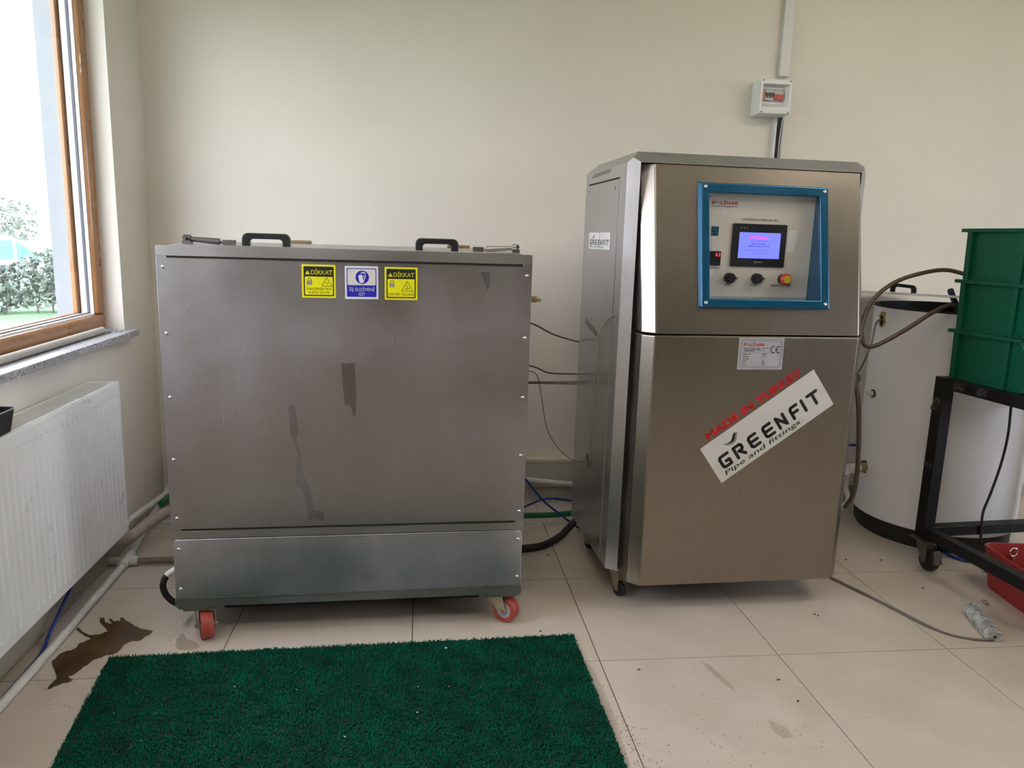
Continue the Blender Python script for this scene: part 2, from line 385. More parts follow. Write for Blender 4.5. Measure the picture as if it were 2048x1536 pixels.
# ceiling lamps
LAMPC = (1.0, 0.91, 0.80)
def ceiling_lamp(x, y, label):
    t = thing('ceiling_lamp', label, 'lamp', (x, y, ZC), 0)
    MB().box(-0.62, -0.05, -0.285, 0.62, 0.05, -0.262).build('housing', WHITEP, t, bevel=0.006)
    for sx in (-.45, .45): MB().cyl((sx, 0, -.262), (sx, 0, 0), .006, 10).build('suspension_rod', WHITEP, t)
    for sy_ in (-.085, .085): MB().cyl((-.60, sy_, -.274), (.60, sy_, -.274), .032, 16).build('tube', pm('lamp_tube', LAMPC, 0.5, emit=LAMP), t, smooth=50)
ceiling_lamp(2.7, 1.55, 'hanging twin-tube lamp over the cart side of the room')
ceiling_lamp(0.0, 0.2, 'added hanging twin-tube fill lamp above the viewer')  # unseen lamp, added as fill for the left wall, tank and mat

# ------------------------------------------------------------------ outdoors
GRASSM = pm('grass', (0.10, 0.20, 0.085), 0.9, var=0.35, scale=1.5)
struct(MB().box(-60, -40, -0.7, 60, 90, -0.5).build('ground', GRASSM))
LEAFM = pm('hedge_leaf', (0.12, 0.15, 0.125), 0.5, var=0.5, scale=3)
BARK = pm('bark', (0.10, 0.085, 0.07), 0.9)
def leaves(n, fn, size):
    c = np.array([fn() for _ in range(n)]); a = rng.normal(size=(n, 3)); a /= np.linalg.norm(a, axis=1)[:, None]
    b = rng.normal(size=(n, 3)); b -= (b * a).sum(1)[:, None] * a; b /= np.linalg.norm(b, axis=1)[:, None]
    s = size * rng.uniform(0.6, 1.3, n)[:, None]
    v = np.stack([c - a * s, c + b * s * .5, c + a * s, c - b * s * .5], 1).reshape(-1, 3)
    mb = MB(); mb.v = [tuple(q) for q in v]; mb.f = [(4 * i, 4 * i + 1, 4 * i + 2, 4 * i + 3) for i in range(n)]; return mb
hz = math.radians(25.3)
h = thing('hedge', 'loose grey-green hedge across the lawn outside the window', 'hedge', (-8.1, 16.9, -0.5), hz)
def hfn():
    x = random.uniform(-5, 5); top = 1.12 + 0.12 * math.sin(x * 2.3) + 0.08 * math.sin(x * 5.1)
    return (x, random.uniform(-0.45, 0.45), 0.1 + (top - 0.1) * random.random() ** 0.8)
tag(leaves(9000, hfn, 0.075).build('foliage', LEAFM, h), kind='stuff')
sb = MB()
for k in range(60):
    x = random.uniform(-5, 5); y = random.uniform(-.4, .4); sb.tube([(x, y, 0), (x + random.uniform(-.1, .1), y, .5), (x + random.uniform(-.25, .25), y, 1.0)], [.02, .014, .006], 5)
tag(sb.build('stems', BARK, h), kind='stuff')
def tree(loc, ht, rad, n, label, mt):
    t = thing('garden_tree', label, 'tree', loc, 0)
    MB().tube([(0, 0, 0), (0.05, 0, ht * .4), (0, .05, ht * .8)], [.12, .09, .03], 8).build('trunk', BARK, t)
    def fn():
        while True:
            q = np.array([random.uniform(-1, 1) for _ in range(3)])
            if (q ** 2).sum() < 1: return (q[0] * rad, q[1] * rad, ht * .62 + q[2] * ht * .38)
    tag(leaves(n, fn, 0.12).build('foliage', mt, t), kind='stuff')
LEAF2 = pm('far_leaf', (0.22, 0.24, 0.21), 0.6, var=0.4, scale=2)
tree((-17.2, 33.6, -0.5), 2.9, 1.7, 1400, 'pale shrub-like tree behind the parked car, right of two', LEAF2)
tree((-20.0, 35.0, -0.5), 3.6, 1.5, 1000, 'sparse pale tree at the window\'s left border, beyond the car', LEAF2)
CARW = pm('white_car_paint', (0.75, 0.76, 0.78), 0.25, coat=0.5)
CARG = pm('car_glass', (0.13, 0.30, 0.42), 0.08, coat=0.5)
cr = thing('parked_car', 'white parked car with blue-tinted windows behind the hedge', 'car', (-11.2, 21.6, -0.5), hz)
ym = plane((0, 0, 0), (1, 0, 0), (0, 0, 1), (0, 1, 0))
MB().prism([(-2.1, .3), (2.1, .3), (2.15, .7), (1.4, .86), (-2.0, .9), (-2.15, .6)], ym, -.85, .85).build('car_body', CARW, cr, bevel=0.05)
MB().prism([(-1.95, .885), (1.25, .85), (.65, 1.38), (.4, 1.42), (-1.2, 1.42), (-1.65, 1.3)], ym, -.72, .72).build('cabin_glass', CARG, cr, bevel=0.05)
MB().prism([(-1.45, 1.38), (.62, 1.38), (.4, 1.47), (-1.2, 1.47)], ym, -.70, .70).build('roof', CARW, cr, bevel=0.03)
for x in (-.35, -1.55, .55):
    MB().prism([(x - .035, .88), (x + .035, .88), (x + .035, 1.40), (x - .035, 1.40)], ym, -.735, .735).build('pillar', CARW, cr)
for x in (-1.35, 1.35):
    for y in (-.8, .65):
        MB().lathe([(.0, 0), (.2, 0), (.31, .02), (.31, .15), (0.2, .17), (0, .17)], (x, y, .31), 'y', 24).build('wheel', BLACKR, cr, smooth=40)
bl = thing('far_building', 'pale block with rows of dark windows far across the lawn', 'building', (-36, 76, -0.5), hz)
BW = pm('pale_render', (0.85, 0.85, 0.84), 0.8)
MB().box(-14, -4, 0, 14, 4, 9).box(-14.3, -4.3, 9, 14.3, 4.3, 9.4).build('block', BW, bl)
wm = MB().box(-.75, -.06, -.4, .75, .06, .4).mesh('window'); wm.materials.append(pm('dark_window', (0.35, 0.36, 0.40), 0.15))
for x in range(-12, 13, 4):
    for z in (2.2, 4.9, 7.6):
        o = bpy.data.objects.new('window', wm); COL.objects.link(o); o.parent = bl; o.location = (x, -4.0, z)

# ------------------------------------------------------------------ test tank
TH = math.atan2(.0413, 1.1312)
tk = thing('test_tank', 'large stainless steel test tank on red casters with three safety stickers', 'tank', (-0.7874, 2.395, 0), TH)
TW, TD, TZ0, TZ1 = 1.132, 0.80, 0.111, 1.273
MB().box(0.002, 0.004, TZ0 + 0.012, TW - 0.002, TD, TZ1 - 0.004).build('body', TANKFR, tk, bevel=0.002)
tp = plane((0, 0, 0), (1, 0, 0), (0, 0, 1), (0, 1, 0))   # a = x, b = z, d = y
g0, g1 = 0.030, 1.103
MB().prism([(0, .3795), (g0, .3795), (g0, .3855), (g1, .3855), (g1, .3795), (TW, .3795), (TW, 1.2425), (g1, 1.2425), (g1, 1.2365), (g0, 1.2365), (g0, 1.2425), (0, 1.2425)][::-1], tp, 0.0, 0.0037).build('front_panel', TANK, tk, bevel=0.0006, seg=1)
MB().prism([(0, 1.2427), (TW, 1.2427), (TW, TZ1 - .001), (TW - .001, TZ1), (.001, TZ1), (0, TZ1 - .001)], tp, 0.0, 0.0037).build('top_band', TANKFR, tk)
MB().prism([(0, .353), (TW, .353), (TW, .379), (0, .379)], tp, 0.0005, 0.0037).build('middle_band', TANKFR, tk)
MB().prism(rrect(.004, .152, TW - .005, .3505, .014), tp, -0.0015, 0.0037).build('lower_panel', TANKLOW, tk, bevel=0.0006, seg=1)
MB().prism([(0, TZ0 + .012), (.012, TZ0), (.09, TZ0), (.09, TZ0 + .008), (TW - .09, TZ0 + .008), (TW - .09, TZ0), (TW - .012, TZ0), (TW, TZ0 + .012), (TW, .1495), (0, .1495)], tp, 0.0, 0.0037).build('bottom_rail', TANKFR, tk)
for zz in (1.2395, .3825, .351, .1507):
    MB().box(g0, 0.002, zz - .003, g1, 0.0045, zz + .003).build('slot', DARK, tk)
for zz in (1.2352, .3792, .3475, .1478):
    MB().box(g0, -.0022, zz - .0006, g1, 0.001, zz + .0010).build('folded_edge_glint', CHROME, tk)  # chrome strip puts in the bright glint of the sheet edge
rv = MB().lathe([(0.006, 0), (0.006, .0012), (0.0045, .0032), (0.002, .0042), (0, .0044)], ax='y', n=14)
rv.v = [(x, -y, z) for x, y, z in rv.v]; rv_me = rv.mesh('rivet'); rv_me.materials.append(CHROME); rv_me.shade_smooth()
for x, zs in ((0.020, (1.210, 1.011, .813, .615, .422, .319, .183)), (1.115, (1.207, 1.008, .811, .614, .419, .319, .183))):
    for z in zs:
        o = bpy.data.objects.new('rivet', rv_me); COL.objects.link(o); o.parent = tk; o.location = (x, -.0015 if z < .35 else 0, z)
lid = MB().box(0.03, 0.045, TZ1 - .003, TW - 0.03, TD - 0.02, TZ1 + .0025).build('lid', TANK, tk, bevel=0.001)
def pull(w, h, bar, dep):               # bow handle outline seen from the front
    r = .018; out = rrect(0, -0.02, w, h, r, 5); out = [q for q in out if q[1] > 0]
    pts = [(w, 0)] + out + [(0, 0), (bar * 1.15, 0)]
    inn = rrect(bar * 1.1, -.03, w - bar * 1.1, h - bar * .85, .010, 4); inn = [q for q in inn if q[1] > 0]
    return pts + [(q[0], q[1]) for q in inn[::-1]] + [(w - bar * 1.15, 0)]
for hx, hw in ((0.230, .145), (0.765, .138)):
    mp = plane((hx, 0.10, TZ1 + .002), (1, 0, 0), (0, 0, 1), (0, 1, 0))
    MB().prism(pull(hw, .040, .021, 0), mp, -.013, .013).build('handle', BLACKP, lid, bevel=0.003)
for hx in (.33, .955):
    hb = MB().box(hx - .045, TD - .10, TZ1 + .002, hx + .045, TD - .045, TZ1 + .006).cyl((hx - .045, TD - .07, TZ1 + .010), (hx + .045, TD - .07, TZ1 + .010), .006, 10)
    hb.build('hinge', BRASS, lid, smooth=40)
def clamp(x0, sgn, mt):
    mb = MB(); z = TZ1 + .003
    mb.box(x0 - .012, .065, z, x0 + .012, .10, z + .012).cyl((x0 - .010, .08, z + .018), (x0 + .010, .08, z + .018), .011, 12)
    mb.cyl((x0, .08, z + .016), (x0 + sgn * .095, .08, z + .010), .007, 12, .010)
    mb.cyl((x0 + sgn * .06, .08, z + .012), (x0 + sgn * .115, .08, z + .006), .004, 10)
    mb.box(min(x0 + sgn * .105, x0 + sgn * .14), .068, z, max(x0 + sgn * .105, x0 + sgn * .14), .094, z + .016)
    mb.cyl((x0 - sgn * .004, .058, z + .019), (x0 - sgn * .004, .102, z + .019), .006, 12)
    return mb.build('toggle_clamp', mt, tk, smooth=35)
clamp(0.072, 1, DARKMET); clamp(1.088, -1, CHROME)
# casters
def big_caster(px, py, ang, wc):
    c = MB()
    c.box(px - .055, py - .045, TZ0 - .012, px + .055, py + .045, TZ0 + .002)
    rot = Matrix.Rotation(ang, 4, 'Z'); o = Vector((px, py, 0))
    def T(v): return o + rot @ Vector(v)
    k = MB()
    for s in (-1, 1):
        q = [(-.034, .098), (.034, .098), (.048, .050), (.041, .036), (.024, .036)]
        mp = lambda a, b, d: T((a, d, b))
        k.prism([(-.036, .098), (.036, .098), (.052, .048), (.036, .032), (.016, .046)], mp, s * .026, s * .030)
    k.cyl(T((0, 0, .098)), T((0, 0, .112)), .034, 16)
    k.cyl(T((.036, -.036, .046)), T((.036, .036, .046)), .007, 8)
    c.add(k.v, k.f); ob = c.build('caster', ZINC, tk, smooth=35, bevel=0)
    w = MB().lathe([(.030, -.019), (.044, -.019), (.046, -.016), (.046, .016), (.044, .019), (.030, .019)], ax='y', n=36, close=True)
    w.v = [tuple(T((x + .036, y, z + .0465))) for x, y, z in w.v]; w.build('wheel', REDW, ob, smooth=40)
    hb = MB().lathe([(0, -.0165), (.0305, -.0165), (.0305, .0165), (0, .0165)], ax='y', n=30)
    hb.v = [tuple(T((x + .036, y, z + .0465))) for x, y, z in hb.v]; hb.build('hub', GREYW, ob, smooth=40)
big_caster(.075, .055, math.radians(-70), 0); big_caster(1.06, .065, math.radians(-42), 0)
big_caster(.075, .73, math.radians(30), 0); big_caster(1.06, .73, math.radians(20), 0)
MB().cyl((.81, .12, .122), (.81, .12, .075), .012, 12).cyl((.81, .12, .092), (.81, .12, .080), .017, 6).build('drain_plug', DARKMET, tk, smooth=35)
MB().box(.12, .14, .042, TW - .13, TD - .06, TZ0 + .013).build('under_shade_box', pm('under_shade_black', (.012, .012, .012), .7), tk)  # added black box, stands in for the deep shade under the tank
# brass valve on the right side
vb = MB().cyl((TW, .30, 1.06), (TW + .018, .30, 1.06), .020, 14).cyl((TW + .012, .30, 1.10), (TW + .012, .30, 1.00), .012, 12)
vb.cyl((TW, .30, 1.11), (TW + .05, .30, 1.11), .018, 6).cyl((TW + .05, .30, 1.11), (TW + .072, .30, 1.108), .012, 6).cyl((TW + .07, .30, 1.108), (TW + .088, .30, 1.106), .006, 10)
vb.cyl((TW + .002, .30, 1.00), (TW + .014, .30, 1.00), .022, 12)
vb.build('brass_valve', BRASS, tk, smooth=35)
# stains and scratches on the big front panel
MB().poly([(.533, .925), (.543, .918), (.553, .922), (.563, .921), (.575, .923), (.577, .88), (.579, .82), (.577, .76), (.573, .747), (.567, .752), (.563, .785), (.543, .79), (.538, .84)], tp, -.0003).build('stain', STAIN, tk)
MB().poly([(.367, .785), (.388, .79), (.395, .74), (.399, .70), (.392, .676), (.405, .62), (.411, .56), (.423, .53), (.437, .49), (.44, .44), (.47, .432), (.476, .415), (.466, .402), (.44, .412), (.424, .40), (.418, .46), (.405, .51), (.385, .525), (.39, .585), (.395, .63), (.382, .675), (.372, .69), (.374, .73)], tp, -.0003).build('stain', STAINB, tk)
MB().poly([(.968, 1.215), (.998, 1.217), (.997, 1.172), (.990, 1.155), (.981, 1.18)], tp, -.0003).build('stain', STAINB, tk)
sc = MB()
for pts in ([(.060, .865), (.08, .860), (.10, .861), (.118, .868)], [(.232, .91), (.222, .87), (.215, .82), (.204, .79), (.196, .74)], [(.165, 1.155), (.150, 1.145)], [(.10, 1.11), (.075, 1.08), (.063, 1.062)], [(.165, 1.01), (.185, .985), (.20, .975)], [(.69, 1.02), (.695, .98)], [(.25, .985), (.235, .93)], [(.30, 1.0), (.29, .985)], [(.43, .95), (.44, .965)], [(.17, .80), (.174, .72)], [(.165, .93), (.18, .935)]):
    sc = MB(); sc.stroke(CM([(a, b, 0) for a, b in pts], 4) and [(q[0], q[1]) for q in CM([(a, b, 0) for a, b in pts], 4)], .0012, tp, -.00035, False)
    sc.build('scratch', SCRATCH, tk)
# safety stickers
def lock_icon(bk, wh, x, y, s, mp, body=True):
    pts = [(x + s * .26 * math.cos(a), y + s * .55 + s * .28 * math.sin(a)) for a in np.linspace(0, math.pi, 9)]
    bk.stroke([(x + s * .26, y + s * .40)] + pts + [(x - s * .26, y + s * .40)], s * .09, mp, -.0013)
    bk.poly(rrect(x - s * .40, y - s * .30, x + s * .40, y + s * .42, s * .06), mp, -.00125)
    wh.poly(rrect(x - s * .35, y - s * .25, x + s * .35, y + s * .37, s * .05), mp, -.00145)
def sticker_base(name, x, z, tilt, mt, label):
    a = math.radians(tilt); ax = Vector((math.cos(a), 0, math.sin(a))); ay = Vector((-math.sin(a), 0, math.cos(a)))
    mp = plane((x, 0, z), ax, ay, (0, 1, 0))
    o = MB().prism(rrect(0, 0, .101, .101, .001, 1), mp, -.0008, -.0001).build(name, mt, tk); o['label'] = label
    return o, mp
def yellow(x, z, tilt, lines, kind, label):
    s, mp = sticker_base('warning_sticker', x, z, tilt, YEL, label)
    b = MB(); y = MB(); w = MB(); k2 = MB()
    b.poly(rrect(.0055, .0055, .0955, .0955, .003), mp, -.0010)
    y.poly(rrect(.009, .009, .092, .0645, .003), mp, -.0011)
    y.text('DİKKAT', .0275, .0715, mp, -.0012, width=.063, height=.0125, bold=.022)
    y.poly([(.010, .0715), (.0245, .0715), (.01725, .0835)], mp, -.0012)
    k2.stroke([(.01725, .0800), (.01725, .0762)], .0014, mp, -.0013); k2.poly(circ(.01725, .0739, .0008, 8), mp, -.0013)
    lock_icon(k2, w, .0225, .0445, .019, mp)
    k2.dashes(.0165, .0290, .0463, .0022, mp, -.0016, .15); k2.dashes(.0165, .0290, .0425, .0022, mp, -.0016, .15)
    tx, tz, ts = (.0745, .036, .027) if kind == 0 else (.0695, .0265, .032)
    tri = [(tx - ts * .56, tz), (tx + ts * .56, tz), (tx, tz + ts * .98), (tx - ts * .56, tz)]
    k2.stroke(tri, .0015, mp, -.0013)
    if kind == 0:
        k2.stroke([(tx + .002, tz + .003), (tx + .002, tz + .010), (tx - .001, tz + .013)], .0009, mp, -.0013)
        k2.stroke([(tx + .002, tz + .008), (tx + .006, tz + .011)], .0008, mp, -.0013); k2.stroke([(tx - .004, tz + .005), (tx - .004, tz + .015)], .0008, mp, -.0013)
    else:
        k2.stroke([(tx - .001, tz + .022), (tx - .003, tz + .016), (tx + .001, tz + .015), (tx - .001, tz + .009)], .0012, mp, -.0013)
        k2.stroke([(tx - .008, tz + .006), (tx - .002, tz + .008), (tx + .006, tz + .011)], .0012, mp, -.0013); k2.stroke([(tx, tz + .008), (tx - .003, tz + .003)], .0011, mp, -.0013); k2.stroke([(tx + .004, tz + .010), (tx + .007, tz + .005)], .0011, mp, -.0013)
    for (txt, x0, yy, wd, hh) in lines: k2.text(txt, x0, yy, mp, -.0013, width=wd, height=hh, bold=.006)
    b.build('black_field', BLK, s); y.build('yellow_print', YEL, s); k2.build('black_lettering', BLK, s); w.build('padlock_print', LGREY, s)
yellow(.4190, 1.1255, 0, [('ÇALIŞIRKEN BOL', .013, .0245, .075, .0068), ('ELBİSE GİYME', .020, .0135, .062, .0068)], 0, 'yellow and black caution sticker warning of loose clothing')
yellow(.6685, 1.1235, 0, [('ELEKTRİK TEHLİKESİ', .0115, .0135, .079, .0072)], 1, 'yellow and black caution sticker warning of electric shock')
s, mp = sticker_base('glove_sticker', .5480, 1.1238, .3, WHV, 'blue and white sticker with a glove symbol')
b = MB(); w = MB(); g = MB(); w2 = MB(); kk = MB()
b.poly(rrect(.0055, .0065, .0955, .0945, .003), mp, -.0010)
g.poly(rrect(.008, .0425, .093, .092, .004), mp, -.0011)
b.poly(circ(.0525, .067, .0205, 32), mp, -.0012)
w2.poly([(.041, .072), (.043, .074), (.046, .0735), (.049, .0755), (.052, .073), (.058, .052), (.0535, .0495), (.046, .0495), (.043, .055)], mp, -.0014)
w2.stroke([(.049, .078), (.051, .083), (.054, .079), (.056, .083), (.058, .079), (.060, .082), (.0625, .077), (.0605, .064), (.058, .057)], .0021, mp, -.00135)
w2.stroke([(.054, .072), (.058, .071), (.057, .065)], .0018, mp, -.00135)
w.text('İŞ ELDİVENİ', .013, .0250, mp, -.0012, width=.076, height=.0095, bold=.02); w.text('GİY', .0405, .0105, mp, -.0012, width=.021, height=.0095, bold=.02)
lock_icon(kk, g, .0165, .077, .015, mp)
b.build('blue_print', BLUEV, s); w.build('white_lettering', WHV, s); g.build('grey_field', WHG, s); w2.build('glove_print', WHV, s); kk.build('padlock_print', LGREY, s)

# ------------------------------------------------------------------ control cabinet
cb = thing('control_cabinet', 'tall stainless steel control cabinet with blue-framed panel and sloping front', 'cabinet', (0.78, 2.49, 0), math.radians(2.1))
xl, xr, yf, yb_, z0, ze, zt = -.09, .797, .115, .71, .118, 1.588, 1.626
c = .038; s2 = 1 / math.sqrt(2)
cw_, cd_ = .040, .026; cn = Vector((-cd_, -cw_, 0)).normalized()
pls = [((xl + cw_ / 2, yf + cd_ / 2, 0), tuple(cn)), ((xr - c / 2, yf + c / 2, 0), (s2, -s2, 0)),
       ((0, yf, ze), (0, -s2, s2)), ((xl, 0, ze), (-s2, 0, s2)), ((xr, 0, ze), (s2, 0, s2)), ((0, yb_, ze), (0, s2, s2))]
body = link('body', hull((xl, yf, z0, xr, yb_, zt), pls), CABB, cb)
bool_cut(body, MB().box(xl + c + .001, yf - .05, z0 - .1, .7585, .166, 1.5875))
body.data.materials.clear(); body.data.materials.append(CABB)
bv = body.modifiers.new('bevel', 'BEVEL'); bv.width = .0015; bv.segments = 2; bv.limit_method = 'ANGLE'
cp_ = plane((0, 0, 0), (1, 0, 0), (0, 1, 0), (0, 0, 1))
prof = [(-.04, .16), (-.04, .038), (-.001, 0), (.742, 0), (.776, .035), (.776, .16)]
MB().prism(prof, cp_, .108, 1.0165).build('lower_door', CAB, cb, bevel=0.006, seg=3)
lo = [(x, y, 1.0215) for x, y in prof]; hi = [(x + (.013 if x == .742 else 0), (y + .12) if y < .1 else .164, 1.587) for x, y in prof]
ud = MB().add(lo + hi, [tuple(range(5, -1, -1)), tuple(range(6, 12))] + [(i, (i + 1) % 6, 6 + (i + 1) % 6, 6 + i) for i in range(6)]).build('upper_door', CAB, cb, fix=True)
bool_cut(ud, MB().box(.181, -.2, 1.136, .609, .132, 1.500))
ud.data.materials.clear(); ud.data.materials.append(CAB)
bv = ud.modifiers.new('bevel', 'BEVEL'); bv.width = .003; bv.segments = 2; bv.limit_method = 'ANGLE'; bv.angle_limit = math.radians(30)
def ysl(z): return .12 * (z - 1.0215) / (1.586 - 1.0215)
# blue bezel: deep frame round the recess
ox0, ox1, oz0, oz1 = .158, .622, 1.114, 1.529; ix0, ix1, iz0, iz1 = .186, .591, 1.143, 1.495
pr = .016
def rect3(x0, x1, za, zb, f): return [(x0, f(za), za), (x1, f(za), za), (x1, f(zb), zb), (x0, f(zb), zb)]
V = rect3(ox0 - .009, ox1 + .006, oz0 - .003, oz1 + .003, lambda z: ysl(z) + .002) + rect3(ox0, ox1, oz0, oz1, lambda z: ysl(z) - pr) + rect3(ix0, ix1, iz0, iz1, lambda z: ysl(z) - pr) + rect3(ix0, .602, iz0, iz1 + .002, lambda z: .130)
F = []
for ra, rb in ((0, 4), (4, 8), (8, 12)):
    for i in range(4): F.append((ra + i, ra + (i + 1) % 4, rb + (i + 1) % 4, rb + i))
bz = MB().add(V, F).build('bezel', BEZEL, cb, bevel=0.004, seg=3)
scr_me = MB().lathe([(.0065, 0), (.0065, -.002), (.005, -.004), (.003, -.004), (.0028, -.0015), (0, -.0015)], ax='y', n=16).mesh('screw'); scr_me.materials.append(CHROME); scr_me.shade_smooth()
for x, z in ((.172, 1.516), (.608, 1.515), (.606, 1.131), (.170, 1.129)):
    o = bpy.data.objects.new('screw', scr_me); COL.objects.link(o); o.parent = bz; o.location = (x, ysl(z) - pr, z); o.rotation_euler = (-.21, 0, 0)
# control panel in the recess
cpn = MB().box(.183, .130, 1.138, .607, .1318, 1.499).build('control_panel', PANEL, cb)
pp = plane((0, .130, 0), (1, 0, 0), (0, 0, 1), (0, 1, 0))
for x, z in ((.591, 1.484), (.208, 1.486)):
    o = bpy.data.objects.new('screw', scr_me); COL.objects.link(o); o.parent = cpn; o.location = (x, .130, z); o.scale = (.6, .6, .6)
def polinar(mb, ring, x0, x1, y, h, mp, d, bold=.03):
    w = x1 - x0
    mb.text('P', x0, y, mp, d, width=w * .135, height=h, bold=bold); mb.text('LİNAR', x0 + w * .315, y, mp, d, width=w * .685, height=h, bold=bold)
    cx = x0 + w * .22
    ring.ringpoly(circ(cx, y + h / 2, h * .52), circ(cx, y + h / 2, h * .38), mp, d); ring.ringpoly(circ(cx, y + h / 2, h * .28), circ(cx, y + h / 2, h * .15), mp, d)
r = MB(); k = MB(); rg = MB()
polinar(r, rg, .2185, .3135, 1.4605, .0105, pp, -.0004)
k.dashes(.218, .313, 1.4525, .0024, pp, -.0004)
k.text('HYDROSTATIC PRESSURE TEST', .3345, 1.4085, pp, -.0004, width=.133, height=.0068, bold=.012)
k.text('CONTROL', .226, 1.2385, pp, -.0004, width=.038, height=.0058, bold=.01)
k.text('HEAT', .286, 1.1815, pp, -.0004, width=.022, height=.0062, bold=.012); k.text('PUMP', .387, 1.1815, pp, -.0004, width=.022, height=.0062, bold=.012)
k.text('EMERGENCY STOP', .461, 1.1815, pp, -.0004, width=.075, height=.0062, bold=.012)
r.build('red_logo', REDP, cpn); k.build('black_lettering', BLK, cpn); rg.build('logo_ring', pm('grey_red_print', (.28, .2, .2), .5), cpn)
MB().poly(rrect(.2395, 1.430, .2595, 1.4475, .001), pp, -.0005).build('paper_label', WHV, cpn); MB().poly(rrect(.226, 1.214, .240, 1.234, .001), pp, -.0005).build('paper_label', WHV, cpn)
MB().dashes(.243, .258, 1.4430, .0018, pp, -.0007).dashes(.243, .258, 1.4385, .0018, pp, -.0007).dashes(.245, .255, 1.4325, .0022, pp, -.0007).build('label_print', BLK, cpn)
MB().poly(rrect(.221, 1.352, .249, 1.385, .002), pp, -.0005).build('teal_label', pm('teal_print', (0.006, 0.115, 0.16), .4), cpn)
MB().dashes(.2245, .246, 1.376, .0026, pp, -.0007).dashes(.2225, .248, 1.366, .0055, pp, -.0007, .1).dashes(.228, .243, 1.3555, .0045, pp, -.0007, .1).build('teal_label_print', BLK, cpn)
MB().prism(rrect(.508, 1.339, .544, 1.380, .004), pp, -.0008, 0).build('blank_label', pm('label_white', (.66, .66, .66), .4), cpn)
MB().prism(rrect(.510, 1.306, .538, 1.3375, .003), pp, -.0008, 0).build('blank_label', pm('label_white', (.66, .66, .66), .4), cpn)
# touchscreen
ts = MB().prism(rrect(.299, 1.249, .502, 1.398, .005), pp, -.006, 0).build('touchscreen', BLACKP, cpn, bevel=.0015)
DISP = pm('display_glow', (0.155, 0.185, 1.0), 0.25, var=0.03, emit=0.80)
MB().poly(rrect(.3245, 1.2785, .479, 1.368, .001), pp, -.0064).build('display', DISP, cpn)
dr = MB(); dk = MB(); dw = MB(); drg = MB()
polinar(dr, drg, .365, .434, 1.345, .0105, pp, -.0066, .03); drg.build('display_logo_ring', pm('display_pink', (0.80, 0.12, 0.55), .4, emit=.5), cpn)
dk.dashes(.369, .432, 1.3385, .0016, pp, -.0066); dk.text('HİDROSTATİK', .371, 1.3265, pp, -.0066, width=.054, height=.0048, bold=.01); dk.text('BASINÇ TEST CİHAZI', .360, 1.3185, pp, -.0066, width=.078, height=.0048, bold=.01)
dk.dashes(.354, .437, 1.3062, .0012, pp, -.0066); dk.dashes(.378, .424, 1.2952, .0012, pp, -.0066)
dr.build('display_logo', MATS['display_pink'], cpn); dk.build('display_text', NAVY, cpn)
for i in range(3): dw.poly(circ(.330 + .0105 * i, 1.3835, .0016, 10), pp, -.0066)
dw.dashes(.397, .417, 1.2640, .0028, pp, -.0066, .2); dw.ringpoly(circ(.391, 1.2655, .0038, 14), circ(.391, 1.2655, .0026, 14), pp, -.0066)
dw.build('touchscreen_print', pm('pale_print', (.6, .6, .62), .4), cpn)
# temperature controller
MB().prism(rrect(.212, 1.250, .263, 1.300, .002), pp, -.005, 0).build('temperature_display', BLACKP, cpn, bevel=.001)
MB().text('4.2', .2415, 1.2825, pp, -.0054, width=.0175, height=.0115, bold=.012, shear=.1).build('red_digits', pm('led_red', (1.0, 0.03, 0.08), .4, emit=1.6), cpn)
MB().dashes(.228, .258, 1.2580, .005, pp, -.0054, .6).build('controller_keys', pm('dark_print', (.035, .035, .035), .5), cpn)
def knob(x, z):
    mb = MB().lathe([(0, -.026), (.0155, -.026), (.0175, -.022), (.0185, 0), (0, 0)], (x, .130, z), 'y', 28)
    o = mb.build('selector_knob', BLACKP, cpn, smooth=40)
    MB().box(x + .014, .112, z - .0035, x + .027, .130, z - .001).box(x + .014, .112, z + .001, x + .027, .130, z + .0035).build('knob_pointer', BLACKP, cpn)
    MB().stroke([(x - .010, z - .006), (x + .010, z + .006)], .003, pp, -.0268).build('knob_mark', pm('knob_grey', (.05, .05, .05), .4), cpn)
knob(.300, 1.208); knob(.4025, 1.208)
ex, ez = .503, 1.208
MB().lathe([(0, -.012), (.015, -.012), (.018, -.010), (.018, 0), (0, 0)], (ex, .130, ez), 'y', 28).build('button_collar', BLACKP, cpn, smooth=40)
MB().lathe([(0, -.038), (.015, -.037), (.0205, -.031), (.0205, -.024), (.015, -.016), (.013, -.011), (0, -.011)], (ex, .130, ez), 'y', 32).build('emergency_button', pm('button_red', (.55, .05, .02), .35), cpn, smooth=40)
MB().ringpoly(circ(ex, ez, .0135), circ(ex, ez, .0088), pp, -.0386).stroke([(ex + .003 * math.cos(a), ez + .003 * math.sin(a)) for a in np.linspace(.5, 5.5, 9)], .0016, pp, -.0384).build('button_print', pm('button_yellow', (.62, .42, .02), .4), cpn)
MB().poly(circ(ex, ez, .0088), pp, -.03825).build('button_centre', pm('button_green', (.33, .36, .05), .4), cpn)
